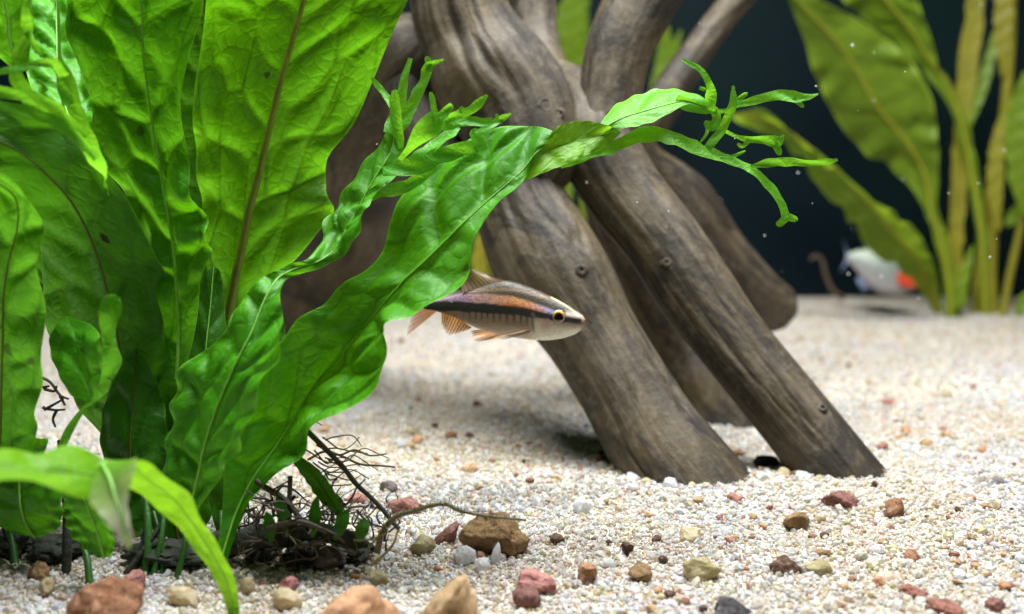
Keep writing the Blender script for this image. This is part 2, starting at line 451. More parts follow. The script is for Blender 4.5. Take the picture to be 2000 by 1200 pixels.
def stone_mesh(name, rx, ry, rz, seed, sub=3, rough=0.30, cuts=7):
    r = np.random.default_rng(seed)
    v, f = ico(sub)
    for _ in range(cuts):                               # knock flats off the lump
        nrm = r.normal(size=3); nrm /= np.linalg.norm(nrm)
        lim = r.uniform(0.50, 0.85)
        h = v @ nrm
        v = v - np.outer(np.maximum(h - lim, 0) * 0.85, nrm)
    v = v * (1 + rough * fbm(v * 1.6 + seed * 3.1, 3)[:, None] + 0.09 * fbm(v * 5 + seed, 3)[:, None])
    ext = np.abs(v).max(0)
    v = v / ext * np.array([rx, ry, rz])
    return v, f

def pebble(px, py, w, h, kind, label, group=None, rot=0.0, taper=0.0, shear=0.0, name='pebble', seed=None, deep=None, sub=3, cuts=7, sink=0.3, cat='pebble'):
    """centre pixel and apparent size in photo pixels; sits on the sand"""
    seed = seed if seed is not None else int(px * 7 + py)
    d = ground_depth(px, py + h * 0.28)
    rx = w * 0.5 * px_cm(d); rz = h * 0.5 * px_cm(d) * 1.22
    ry = deep if deep else 0.5 * (rx + rz) * 0.95
    v, f = stone_mesh(name, rx, ry, rz, seed, sub, cuts=cuts)
    up = np.clip(v[:, 2] / rz, -1, 1)
    v[:, 0] = v[:, 0] * (1 - taper * (up + 1) / 2) + shear * rx * up
    c, s = math.cos(rot), math.sin(rot)
    R = np.array([[c, 0, s], [0, 1, 0], [-s, 0, c]])
    v = v @ R.T
    p = at(px, py, d)
    g = float(sand_z(p[0], p[1]))
    lo = v[:, 2].min()
    z = min(p[2], g - lo - 0.38 * rz)                   # always touches the sand
    me_o = mesh_obj(name, v, f, ST[kind], smooth=True)
    me_o.location = Vector((p[0], p[1], z)) * CM
    tag(me_o, label, cat, group)
    return me_o

PEB = [
 (970,1046,152,84,'brown','large brown stone with a flat top under the hairy root tip',0.08),
 (876,1036,56,54,'purple','dark purple-brown pebble leaning beside the large brown stone',0.3),
 (1052,1136,84,40,'pink','flat pinkish-red pebble lying on a purple-brown pebble',0.22),
 (1030,1160,64,40,'purple','purple-brown pebble under the flat pinkish-red pebble',0.3),
 (1150,1118,54,44,'orange','rough orange-tan pebble between the pink pebble and a brown one',0.2),
 (1252,1119,50,36,'brown','small brown pebble with a dark underside in front of the round dark one',0.2),
 (1225,1070,28,28,'darkbrown','round dark brown pebble perched on white quartz',0.0),
 (1086,1048,36,18,'darkbrown','small flat dark pebble just beside the large brown stone',0.0),
 (1438,975,38,26,'red','smooth reddish oval pebble in front of the driftwood feet',0.35),
 (1556,1016,56,40,'brown','smooth brown pebble alone on pale sand before the driftwood',0.2),
 (1648,980,86,46,'purple','purple-red stone with a jagged dark edge near the driftwood foot',0.28),
 (1745,998,44,42,'rust','squarish tan-brown pebble beside the purple-red stone',0.2),
 (1949,950,40,30,'grey','smooth grey-brown egg-shaped pebble out on open sand',0.1),
 (1530,1112,72,40,'darkbrown','rough elongated dark brown stone next to olive quartz',0.62),
 (1608,1085,38,26,'brown','small smooth brown pebble above the olive quartz lump',0.2),
 (1597,1112,66,44,'olive','olive-yellow quartz lump beside the rough dark stone',0.35),
 (1783,1092,52,34,'rust','reddish-brown broken pebble with pointed top on open sand',0.25),
 (1716,1143,28,26,'orange','small orange-brown pebble below the reddish broken pebble',0.2),
 (1792,1161,74,28,'red','low red-brown stone with two humps at the sand front',0.35),
 (1432,1192,86,42,'slate','rounded dark grey stone on the front sand',0.1),
 (1285,937,50,26,'orange','orange pebble tucked against the driftwood foot',0.1),
 (697,982,54,32,'red','red-brown pebble behind the long straight root',0.1),
 (790,990,74,34,'purple','flat red-brown pebble behind the arching hairy root',0.15),
 (757,956,42,34,'grey','grey-brown pebble behind the flat red-brown pebble',0.1),
 (775,908,40,18,'orange','thin orange-red chip at the end of a fine root',-0.05),
 (918,918,32,26,'tan','small orange-tan pebble on bright sand before the shaded strip',0.0),
 (1024,904,22,14,'slate','tiny blue-black pebble at the edge of the shaded sand',0.0),
 (876,1205,200,160,'tan','big tan wedge-shaped rock at the front of the sand',0.0),
 (702,1215,215,120,'orange','big reddish-orange rock lying beside the tan wedge rock',0.1),
 (205,1200,195,120,'rust','big rust-brown rock on the sand before the fern',0.1),
 (262,1131,44,40,'pink','bright pink pebble behind the big rust-brown rock',0.0),
 (563,1136,44,34,'pink','pinkish-red pebble behind the honey quartz lump',-0.3),
 (562,1166,76,54,'honey','yellowish honey quartz lump near the fern base',0.1),
 (690,1160,56,24,'darkbrown','thin mottled dark pebble behind the reddish-orange rock',-0.1),
 (1500,890,58,28,'slate','blue-black pebble wedged between the two driftwood feet',0.0),
 (95,1146,44,52,'honey','tall tan pebble under the fern leaves',0.1),
 (74,1112,44,38,'brown','dull brown pebble in shade under the fern leaves',0.1),
 (482,1143,40,44,'honey','milky quartz lump beside the arching fern stem',0.0),
 (1370,1113,98,56,'olive','broad flat olive quartz slab sunk in the sand',0.15),
 (1812,868,30,20,'tan','small tan pebble on the sand beyond the driftwood',0.0),
 (1735,788,30,16,'red','small red-brown chip on the sand beyond the driftwood',0.1),
 (1952,790,36,22,'honey','yellowish quartz chip on the far sand',0.1),
 (906,1083,46,40,'clear','glassy bluish quartz grain in front of the large brown stone',0.2),
 (968,1080,26,44,'clear','pointed upright quartz crystal leaning on the large brown stone',0.2),
 (940,1098,34,30,'clear','small clear quartz grain between two glassy grains',0.5),
 (825,1062,66,46,'olive','dull olive quartz lump beside the dark purple pebble',0.1),
 (1940,1186,50,42,'purple','purplish pebble at the front corner of the sand',0.1),
 (1850,1192,90,34,'red','dusky red flat stone half sunk in the front sand',0.15),
 (1700,890,14,12,'red','tiny red chip beside the foot of the driftwood',0.0),
 (1395,795,20,12,'tan','tan chip on sand seen between the driftwood feet',0.0),
 (740,1120,48,30,'olive','olive quartz grain before the root tangle',0.1),
 (645,1085,70,44,'grey','dark grey stone caught in the root tangle',0.1),
 (1350,1050,58,40,'honey','honey-coloured quartz grain on the open front sand',0.1),
 (1140,985,44,30,'clear','milky white quartz grain behind the large brown stone',0.1),
 (355,1165,80,46,'honey','large milky quartz lump between the rust rock and fern stem',0.1),
 (1220,925,46,30,'olive','yellow quartz grain at the shaded driftwood foot',0.1),
]
for i, p in enumerate(PEB):
    px, py, w, h, k, lab, rot = p
    if k in ('olive', 'honey'): w, h = w * .82, h * .82
    tp, sh = {876: (.75, .30), 702: (.35, .1), 205: (.3, .1), 1150: (.3, 0), 1783: (.6, -.2), 968: (.5, .1)}.get(px, (0, 0))
    nm = 'rock' if w > 140 else ('quartz_lump' if k in ('olive', 'clear', 'honey') else 'pebble')
    pebble(px, py, w, h, k, lab, rot=rot, taper=tp, shear=sh, name=nm, sub=4 if w > 70 else 3, cuts=12 if k in ('clear','honey','olive','orange') else 7,
           cat='rock' if w > 140 else ('quartz' if nm == 'quartz_lump' else 'pebble'))

for i, (fx, fy, k_, w_) in enumerate([(1235,938,'clear',34),(1262,948,'honey',30),(1310,952,'clear',38),(1352,955,'honey',28),(1420,948,'clear',40),(1455,945,'olive',30),(1490,938,'clear',36),(1530,930,'honey',34),(1565,936,'clear',44),(1640,938,'clear',34),(1680,930,'honey',30),(1200,915,'honey',34),(1600,942,'olive',30)]):
    pebble(fx, fy, w_, w_ * .8, k_, {'clear': 'white quartz grain banked against the driftwood foot', 'honey': 'yellowish quartz grain banked against the driftwood foot', 'olive': 'dull olive quartz grain banked against the driftwood foot'}[k_],
           'quartz grains banked at the driftwood feet', rot=i * .7, name='quartz_grain', cuts=12, cat='quartz', sub=2)
# scattered chips, individuals of a few kinds
CHIP = [('orange', 'tiny orange gravel chip scattered on the sand', 52), ('red', 'tiny red-brown gravel chip scattered on the sand', 46),
        ('tan', 'tiny tan gravel chip scattered on the sand', 48), ('darkbrown', 'tiny dark brown gravel chip scattered on the sand', 26),
        ('clear', 'small white quartz chip scattered on the sand', 60), ('honey', 'small yellowish quartz chip scattered on the sand', 36)]
taken = [(p[0], p[1], p[2], p[3]) for p in PEB]
rr = random.Random(4)
for k, lab, n in CHIP:
    protos = []
    for q in range(4):
        v, f = stone_mesh('gravel_chip', 1.0, 0.8, 0.6, 900 + q * 13 + len(k), 2, cuts=9)
        me = mesh_obj('gravel_chip', v, f, ST[k], smooth=k not in ('clear', 'honey'))
        protos.append(me.data); bpy.data.objects.remove(me)
    made = 0
    while made < n:
        px = rr.uniform(520, 2030); py = 640 + 560 * rr.random() ** 0.75
        if py < 640 + 0.0 or any(abs(px - a) < (w + 26) / 2 and abs(py - b) < (h + 22) / 2 for a, b, w, h in taken): continue
        if px < 1500 and py < 860 and rr.random() < 0.5: continue
        d = ground_depth(px, py)
        p = at(px, py, d)
        s = rr.uniform(0.05, 0.125) * (1.25 if k in ('clear', 'honey') else 1.0) * (1.0 if py > 900 else 1.5)
        o = bpy.data.objects.new('gravel_chip', rr.choice(protos)); COL.objects.link(o)
        o.location = Vector((p[0], p[1], float(sand_z(p[0], p[1])) + s * 0.35)) * CM
        o.scale = (s, s, s); o.rotation_euler = (rr.uniform(-.4, .4), rr.uniform(-.4, .4), rr.uniform(0, 6.3))
        tag(o, lab, 'gravel chip', 'gravel chips scattered over the sand')
        made += 1

# ------------------------------------------------------------------ driftwood
def wood_material():
    t = NT('driftwood')
    uv = t.n('ShaderNodeUVMap', uv_map='grain').outputs[0]           # x: cm round the limb, y: cm along it
    pos = t.n('ShaderNodeNewGeometry').outputs['Position']
    m1 = t.n('ShaderNodeMapping', {'Vector': uv, 'Scale': (2.6, 0.42, 1.0)}).outputs[0]
    m2 = t.n('ShaderNodeMapping', {'Vector': uv, 'Scale': (9.0, 0.9, 1.0)}).outputs[0]
    n1 = t.noise(m1, 1.0, 5, 0.6, 0.6); n2 = t.noise(m2, 1.0, 4, 0.6, 0.3)
    n3 = t.noise(pos, 45.0, 4, 0.6); n4 = t.noise(pos, 420.0, 4, 0.65)
    n5 = t.noise(t.n('ShaderNodeMapping', {'Vector': uv, 'Scale': (0.9, 0.22, 1.0)}).outputs[0], 1.0, 4, 0.6, 1.2)
    n6 = t.noise(t.n('ShaderNodeMapping', {'Vector': uv, 'Scale': (0.55, 0.30, 1.0)}).outputs[0], 1.0, 6, 0.65, 1.5)
    c = t.ramp(n1, [(0.28, (0.028, 0.020, 0.012)), (0.46, (0.060, 0.045, 0.027)), (0.62, (0.092, 0.071, 0.044)), (0.82, (0.15, 0.12, 0.078))])
    c = t.mix(t.math('MULTIPLY', t.ramp(n5, [(0.36, 1.0), (0.52, 0.0)]), 0.7), c, (0.018, 0.015, 0.013))
    c = t.mix(t.math('MULTIPLY', t.ramp(n5, [(0.54, 0.0), (0.74, 1.0)]), 0.65), c, (0.175, 0.143, 0.095))
    c = t.mix(t.math('MULTIPLY', t.ramp(n2, [(0.36, 1.0), (0.54, 0.0)]), 0.25), c, (0.016, 0.012, 0.009))
    c = t.mix(t.math('MULTIPLY', t.ramp(n3, [(0.46, 0.0), (0.66, 1.0)]), 0.6), c, (0.075, 0.052, 0.014))     # brown-green film
    c = t.mix(t.math('MULTIPLY', t.ramp(n3, [(0.26, 1.0), (0.42, 0.0)]), 0.6), c, (0.036, 0.036, 0.038))
    c = t.mix(t.math('MULTIPLY', t.ramp(n4, [(0.50, 0.0), (0.68, 1.0)]), 0.45), c, (0.15, 0.125, 0.09))
    c = t.mix(t.math('MULTIPLY', t.ramp(n6, [(0.40, 1.0), (0.50, 0.0)]), 0.8), c, (0.014, 0.011, 0.009))      # old stains
    h = t.math('ADD', t.math('MULTIPLY', n1, 0.6), t.math('ADD', t.math('MULTIPLY', n2, 0.35), t.math('MULTIPLY', n4, 0.45)))
    bmp = t.n('ShaderNodeBump', {'Height': h, 'Strength': 0.5, 'Distance': 0.0012}).outputs[0]
    return t.done(t.n('ShaderNodeBsdfPrincipled', {'Base Color': c, 'Roughness': 0.62, 'Normal': bmp, 'Specular IOR Level': 0.3}).outputs[0])
M['wood'] = wood_material()
M['hole'] = plain('knot_hole', (0.012, 0.009, 0.007), (0.03, 0.02, 0.015), 0.8, 900)

wood = empty('driftwood', at(1320, 900, ground_depth(1320, 900)))
tag(wood, 'gnarled grey-brown driftwood with several legs standing in the sand', 'driftwood')
WOOD_PARTS = []

def limb(name, st, n=90, m=56, seed=1, lump=0.10, ridge=0.05, cap=True, squash=1.0):
    """stations (Lx,Ly,Rx,Ry,depth): both outlines of the limb and the depth of its axis"""
    mid = np.array([((a + c) / 2, (b + e) / 2) for a, b, c, e, d in st]); ax = np.gradient(mid, axis=0)
    ax /= np.linalg.norm(ax, axis=1)[:, None]
    S = np.array([[*at(mid[i, 0], mid[i, 1], d), 0.5 * abs((c - a) * ax[i, 1] - (e - b) * ax[i, 0]) * px_cm(d)] for i, (a, b, c, e, d) in enumerate(st)])
    C = catmull(S, n)
    P, r = C[:, :3], np.maximum(C[:, 3], 0.05)
    T = np.gradient(P, axis=0); T /= np.linalg.norm(T, axis=1)[:, None]
    view = np.array([0, CP, -SP])
    A = np.cross(T, view); A /= np.linalg.norm(A, axis=1)[:, None]
    B = np.cross(T, A)
    L = np.concatenate([[0], np.cumsum(np.linalg.norm(np.diff(P, axis=0), axis=1))])
    th = np.linspace(0, 2 * np.pi, m, endpoint=False)
    ct, sn = np.cos(th), np.sin(th)
    ring = np.stack(np.broadcast_arrays(ct[None, :] * 1.1 + seed, sn[None, :] * 1.1, L[:, None] * 0.22), -1)
    ridn = np.stack(np.broadcast_arrays(ct[None, :] * 3.4 + seed * 2, sn[None, :] * 3.4, L[:, None] * 0.16), -1)
    fine = np.stack(np.broadcast_arrays(ct[None, :] * 9 + seed * 3, sn[None, :] * 9, L[:, None] * 0.5), -1)
    k = 1 + lump * fbm(ring, 2) + ridge * fbm(ridn, 3) + 0.014 * fbm(fine, 2)
    cr = vnoise(np.stack(np.broadcast_arrays(ct[None, :] * 2.6 + seed * 5, sn[None, :] * 2.6, L[:, None] * 0.13), -1)) + 0.15 * vnoise(fine)
    gate = smooth(0.0, 0.5, vnoise(np.stack(np.broadcast_arrays(ct[None, :] * 1.3 - seed, sn[None, :] * 1.3, L[:, None] * 0.35 + 7), -1)))
    k = k - 0.065 * gate * np.maximum(0, 1 - np.abs(cr) / 0.10)                                     # long drying cracks
    k = k - 0.045 * smooth(0.35, 0.75, vnoise(ring * 1.7 + 40))                                      # shallow hollows
    rad = r[:, None] * k
    e0 = np.clip(L / (r[0] * 0.9), 0, 1); rad = rad * np.sqrt(np.maximum(1 - (1 - e0) ** 2, 1e-4))[:, None]
    if cap:
        e = np.clip((L[-1] - L) / (r[-1] * 0.9 + 1e-6), 0, 1); rad = rad * np.sqrt(np.maximum(1 - (1 - e) ** 2, 1e-4))[:, None]
    V = P[:, None, :] + rad[..., None] * (ct[None, :, None] * A[:, None, :] + squash * sn[None, :, None] * B[:, None, :])
    Fq = grid_faces(n, m, True)
    # one extra column in the UV is avoided by mirroring the angle
    ang = np.minimum(th, 2 * np.pi - th)
    uv = np.stack(np.broadcast_arrays(ang[None, :] * r.mean() + seed * 5.0, L[:, None] + seed * 9.0), -1).reshape(-1, 2)
    o = mesh_obj(name, V.reshape(-1, 3), Fq, M['wood'], wood, uvs={'grain': uv})
    WOOD_PARTS.append(o)
    return o

g1 = ground_depth(1310, 925); g2 = ground_depth(1610, 905)
limb('trunk', [(770,-140,985,-150,29.0),(790,-40,985,-40,29.0),(800,40,1000,30,29),(810,90,1030,70,29),(830,170,1075,110,29),(885,260,1115,170,29),(930,360,1130,250,28.7),(970,430,1125,350,28.4)], n=220, m=140, seed=1, lump=0.09, ridge=0.06)
limb('leg', [(880,300,1060,240,28.9),(925,420,1090,345,28.6),(948,510,1160,455,28.3),(985,580,1215,545,27.9),(1062,680,1252,635,27.5),(1118,770,1318,745,27.0),(1160,862,1388,845,26.5),(1208,940,1462,925,26.0),(1275,1045,1545,1025,25.6),(1360,1180,1640,1150,25.0)], n=240, m=140, seed=2, lump=0.05, ridge=0.05, cap=False)
limb('leg', [(1040,140,1110,130,30.6),(1080,200,1200,190,29.6),(1082,290,1240,262,29.0),(1130,385,1305,365,28.7),(1205,480,1372,450,28.2),(1275,585,1432,540,27.8),(1350,680,1500,640,27.3),(1425,775,1590,750,26.8),(1492,860,1680,860,26.4),(1545,940,1750,950,26.0),(1610,1040,1830,1050,25.6),(1680,1150,1900,1150,25.2)], n=240, m=140, seed=3, lump=0.05, ridge=0.05, cap=False)
limb('branch', [(1108,310,1235,320,28.8),(1125,220,1252,215,29.0),(1132,150,1264,150,29.1),(1140,90,1285,85,29.2),(1160,30,1318,30,29.4),(1190,-40,1355,-40,29.6),(1230,-150,1400,-140,30)], n=150, m=110, seed=4, cap=False)
limb('branch', [(1215,240,1275,300,36),(1270,170,1330,215,36),(1330,90,1385,125,36.3),(1385,20,1440,45,36.6),(1450,-60,1510,-40,37),(1500,-130,1560,-110,37)], n=60, m=40, seed=5, cap=False)
limb('limb', [(1150,260,1240,200,33),(1180,370,1290,290,34),(1230,470,1385,365,35.5),(1310,540,1465,475,36.5),(1400,600,1530,545,37.5),(1455,625,1568,575,38.2),(1480,640,1590,595,38.6)], n=140, m=100, seed=6, lump=0.08)
limb('limb', [(1120,330,1230,330,33),(1150,450,1290,440,33.5),(1210,580,1370,560,34),(1260,680,1430,680,34),(1300,760,1470,760,33.6),(1340,900,1510,890,33.0)], n=70, m=48, seed=7, lump=0.1, cap=False)
limb('branch', [(985,-140,1090,-140,33),(985,-40,1088,-40,33),(1000,60,1090,60,32.6),(1010,130,1110,130,32),(1030,210,1150,200,31)], n=50, m=40, seed=8, cap=False)
limb('limb', [(790,10,910,110,30.2),(730,60,870,190,31.2),(660,150,840,290,33),(600,270,800,390,35.2),(555,400,760,490,37.6),(520,520,700,600,40),(500,600,650,680,42)], n=80, m=56, seed=9, lump=0.12)
limb('branch', [(760,50,800,160,31.0),(740,110,850,200,30.6),(740,190,880,260,30.4),(780,290,960,330,30.0),(850,390,1010,390,29.6)], n=50, m=40, seed=10, cap=False)

limb('limb', [(800,-130,1000,-90,29.5),(640,-330,900,-170,30.5),(480,-500,760,-270,31),(300,-600,560,-330,31.5),(180,-600,380,-400,32)], n=60, m=48, seed=11, lump=0.12)  # unseen upper limb, added to shade the limb behind the fern

def cam_hit(obj, px, py):
    me = obj.data
    bv = BVHTree.FromPolygons([v.co for v in me.vertices], [p.vertices for p in me.polygons])
    o = Vector((0, 0, CAM_H * CM)); d = (Vector(at(px, py, 10.0)) * CM - o).normalized()
    return bv.ray_cast(o, d)

def knot(part, px, py, rad, seed, lift=0.32, deep=0.5, hole=0.45, name='knot'):
    loc, nrm, _, _ = cam_hit(part, px, py)
    if loc is None: return
    prof = [(1.7, -0.55), (1.25, -0.14), (0.95, lift * 0.45), (0.7, lift * 0.7), (hole, lift * 0.4), (hole * 0.8, -deep * 0.6), (hole * 0.35, -deep), (0.02, -deep)]
    m = 22; th = np.linspace(0, 2 * np.pi, m, endpoint=False)
    V = []
    for i, (a, h) in enumerate(prof):
        w = 1 + 0.16 * vnoise(np.stack([np.cos(th) * 1.5 + seed, np.sin(th) * 1.5, np.full(m, i * 0.3)], -1))
        V += [(a * w[j] * math.cos(th[j]) * rad, a * w[j] * math.sin(th[j]) * rad * 0.85, h * rad * (1 + 0.3 * math.sin(th[j] + seed))) for j in range(m)]
    Q = nrm.to_track_quat('Z', 'Y').to_matrix()
    W = np.array([list(Q @ Vector(v)) for v in V]) + np.array(loc) / CM
    outer = mesh_obj(name, W[:5 * m], grid_faces(5, m, True), M['wood'], wood, uvs={'grain': W[:5 * m, :2] * 2})
    inner = mesh_obj('hollow', W[4 * m:], grid_faces(4, m, True), M['hole'], outer)
leg1, leg2, trunk_o = WOOD_PARTS[1], WOOD_PARTS[2], WOOD_PARTS[0]
knot(leg1, 1136, 528, 0.17, 1, lift=0.55, hole=0.25)
knot(leg2, 1303, 512, 0.12, 2, lift=0.2, hole=0.5)
knot(leg2, 1606, 798, 0.13, 3, lift=0.6, hole=0.4)
knot(trunk_o, 1066, 205, 0.20, 4, lift=0.05, deep=1.2, hole=0.85, name='hollow_knot')
knot(trunk_o, 1090, 222, 0.13, 5, lift=0.05, deep=1.2, hole=0.85, name='hollow_knot')
settle(wood)

# ------------------------------------------------------------------ leaves
VIEW = np.array([0, CP, -SP])

def loft_leaf(st, n=110, m=37, quilt=0.07, spacing=0.85, ruffle=0.05, ruf_n=7.0, fold=0.10, seed=1.0, slant=0.7):
    """stations (Lx,Ly, Mx,My, Rx,Ry, depth, dL, dR); returns verts, faces, uvs, midline"""
    rows = []
    for a in st:
        lx, ly, mx, my, rx, ry, d = a[:7]
        dl, dr = (a[7], a[8]) if len(a) > 8 else (0.0, 0.0)
        rows.append(np.concatenate([at(lx, ly, d + dl), at(mx, my, d), at(rx, ry, d + dr)]))
    if len(st) > 3 and math.hypot(st[-1][4] - st[-1][0], st[-1][5] - st[-1][1]) > 12:
        m1, m0 = rows[-1][3:6], rows[-2][3:6]; w = np.linalg.norm(rows[-1][:3] - rows[-1][6:])
        tip = m1 + (m1 - m0) / np.linalg.norm(m1 - m0) * w * 0.55
        rows.append(np.concatenate([tip + (rows[-1][:3] - m1) * .06, tip, tip + (rows[-1][6:] - m1) * .06]))
    C = catmull(rows, n)
    Lp, Mp, Rp = C[:, :3], C[:, 3:6], C[:, 6:]
    t = np.linspace(-1, 1, m); t = np.sign(t) * np.abs(t) ** 0.9
    tt = t[None, :, None]
    V = np.where(tt < 0, Mp[:, None] + (-tt) * (Lp - Mp)[:, None], Mp[:, None] + tt * (Rp - Mp)[:, None])
    ds = np.gradient(V, axis=0); dt = np.gradient(V, axis=1)
    N = np.cross(ds, dt)
    # smooth, consistent normals across each row
    Nr = N.mean(1); Nr = Nr / (np.linalg.norm(Nr, axis=1)[:, None] + 1e-9)
    for i in range(1, n):
        if Nr[i] @ Nr[i-1] < 0: Nr[i] = -Nr[i]
    if (Nr @ VIEW).mean() > 0: Nr = -Nr
    L = np.concatenate([[0], np.cumsum(np.linalg.norm(np.diff(Mp, axis=0), axis=1))])
    wl = np.linalg.norm(Lp - Mp, axis=1); wr = np.linalg.norm(Rp - Mp, axis=1)
    xcm = np.where(t[None, :] < 0, t[None, :] * wl[:, None], t[None, :] * wr[:, None])
    ycm = np.broadcast_to(L[:, None], xcm.shape)
    at_ = np.abs(t)[None, :]
    wcm = np.where(t[None, :] < 0, wl[:, None], wr[:, None])
    side = np.where(t[None, :] < 0, 0.37, 0.0)
    wob = 0.25 * vnoise(np.stack([xcm * 1.1 + seed * 5, ycm * 1.1, np.zeros_like(xcm)], -1))
    ph = (ycm - np.abs(xcm) * slant) / spacing + side + wob
    ce = cell_edge(np.abs(xcm) / (spacing * 0.85) + (t[None, :] < 0) * 31.0 + np.zeros_like(xcm), ph, seed)
    e_ = np.clip(ce / 0.62, 0, 1); q = (0.55 * np.abs(np.sin(np.pi * ph)) ** 0.8 + 0.75 * e_ * e_ * (3 - 2 * e_)) * (0.75 + 0.7 * vnoise(np.stack([xcm * 0.8 + 3 * seed, ycm * 0.6, np.zeros_like(xcm)], -1)))
    env = np.clip(at_ * 6, 0, 1) * np.clip((1 - at_) * 3.5, 0, 1) ** 0.7
    scale = np.clip(wcm / 0.9, 0.1, 1.0)
    h = quilt * scale * (q - 0.5) * env
    h = h + 0.30 * quilt * scale * fbm(np.stack([xcm * 1.2 + seed, ycm * 1.2, np.full_like(xcm, seed)], -1), 3)
    h = h + fold * scale * (at_ ** 1.5)
    rf = np.sin(2 * np.pi * (ycm / max(L[-1], .1) * ruf_n + side * 1.7 + 0.3 * np.sin(ycm * 1.3 + seed)) + seed)
    h = h + ruffle * scale * rf * at_ ** 2.5
    ends = np.clip(np.minimum(np.arange(n), n - 1 - np.arange(n)) / 4.0, 0, 1)[:, None]
    V = V + (h * ends)[..., None] * Nr[:, None, :]
    uv_cm = np.stack([xcm + seed * 3.7, ycm + seed * 1.9], -1).reshape(-1, 2)
    uv_rel = np.stack(np.broadcast_arrays((t[None, :] + 1) / 2, (L / max(L[-1], .1))[:, None]), -1).reshape(-1, 2)
    uv_cell = np.stack([ce, ph], -1).reshape(-1, 2)
    return V, grid_faces(n, m), {'cm': uv_cm, 'rel': uv_rel, 'cell': uv_cell}, V[:, m // 2], Nr

def tube(P, r, m=8):
    """P (n,3) cm, r (n,) cm -> verts, faces"""
    P = np.asarray(P, float); n = len(P); r = np.broadcast_to(r, (n,))
    T = np.gradient(P, axis=0); T /= np.linalg.norm(T, axis=1)[:, None] + 1e-9
    up = np.array([0.13, 0.9, 0.41])
    A = np.cross(T, up); A /= np.linalg.norm(A, axis=1)[:, None] + 1e-9
    B = np.cross(T, A)
    th = np.linspace(0, 2 * np.pi, m, endpoint=False)
    V = P[:, None] + r[:, None, None] * (np.cos(th)[None, :, None] * A[:, None] + np.sin(th)[None, :, None] * B[:, None])
    return V.reshape(-1, 3), grid_faces(n, m, True)

def add_leaf(parent, st, mat='fern', rib='rib_green', rib_r=0.05, name='leaf', lab=None, rib_off=0.85, **kw):
    V, Fq, uvs, mid, Nr = loft_leaf(st, **kw)
    o = mesh_obj(name, V.reshape(-1, 3), Fq, M[mat], parent, uvs=uvs)
    if rib:
        n = len(mid)
        rr_ = rib_r * np.linspace(1.0, 0.3, n) * (1.0 if rib == 'rib_brown' else 0.6)
        tv, tf = tube(mid + Nr * (rr_ * rib_off)[:, None], rr_)
        mesh_obj('midrib', tv, tf, M[rib], o)
    if lab: o['label'] = lab
    return o

def strip_geo(pts, widths, n=None, tilt=0.32, fold=0.10, seed=0.0):
    """narrow leafy ribbon through (px,py,depth) points, widths in photo pixels"""
    pts = np.array(pts, float); k = len(pts)
    n = n or max(10, k * 7)
    W = np.asarray(widths, float); W = np.interp(np.linspace(0, 1, k), np.linspace(0, 1, len(W)), W)
    C = catmull(np.column_stack([at_n(pts[:, 0], pts[:, 1], pts[:, 2]), W * px_cm(pts[:, 2].mean())]), n)
    P, w = C[:, :3], np.maximum(C[:, 3], 0.012)
    T = np.gradient(P, axis=0); T /= np.linalg.norm(T, axis=1)[:, None] + 1e-9
    S = np.cross(T, VIEW); S /= np.linalg.norm(S, axis=1)[:, None] + 1e-9
    D = np.cross(S, T)
    w = w * (1 - 0.5 * smooth(0.82, 1.0, np.linspace(0, 1, n)))
    ang = tilt * np.sin(np.linspace(0, 2.6, n) + seed)
    S2 = S * np.cos(ang)[:, None] + D * np.sin(ang)[:, None]
    N2 = np.cross(T, S2)
    m = 9; t = np.linspace(-1, 1, m)
    L = np.concatenate([[0], np.cumsum(np.linalg.norm(np.diff(P, axis=0), axis=1))])
    jag = 1 + 0.22 * vnoise(np.stack(np.broadcast_arrays(L[:, None] * 5 + seed * 7, np.sign(t)[None, :] * 3.0, np.zeros((1, 1))), -1))
    V = P[:, None] + (t[None, :] * jag * w[:, None] * 0.5)[..., None] * S2[:, None] + (np.abs(t)[None, :] * fold * w[:, None] * 0.5)[..., None] * N2[:, None]
    V = V + (0.06 * w[:, None] * np.sin(L[:, None] * 7 + t[None, :] * 2 + seed))[..., None] * N2[:, None]
    cm = np.stack([t[None, :] * w[:, None] * 0.5 + seed * 2.3, np.broadcast_to(L[:, None], (n, m)) + seed], -1).reshape(-1, 2)
    rel = np.stack(np.broadcast_arrays((t[None, :] + 1) / 2, np.linspace(0, 1, n)[:, None]), -1).reshape(-1, 2)
    return V.reshape(-1, 3), grid_faces(n, m), cm, rel

def strips(parent, items, mat, name, lab=None):
    """several ribbons that grow out of one another -> one continuous part"""
    V, Fc, c, r, off = [], [], [], [], 0
    for i, it in enumerate(items):
        pts, w = it[0], [q * (0.82 if mat == 'fern_lace' else 1.0) for q in it[1]]; kw = it[2] if len(it) > 2 else {}
        a, f, cm, rel = strip_geo(pts, w, seed=i * 1.37 + kw.pop('s', 0), **kw)
        V.append(a); Fc.append(f + off); c.append(cm); r.append(rel); off += len(a)
    o = mesh_obj(name, np.vstack(V), np.vstack(Fc), M[mat], parent, uvs={'cm': np.vstack(c), 'rel': np.vstack(r), 'cell': np.full((off, 2), 0.5)})
    if lab: o['label'] = lab
    return o

fern = empty('java_fern', at(430, 1090, ground_depth(430, 1090)))
tag(fern, 'leafy bright green java fern with lacy leaf tips and dark roots', 'fern')

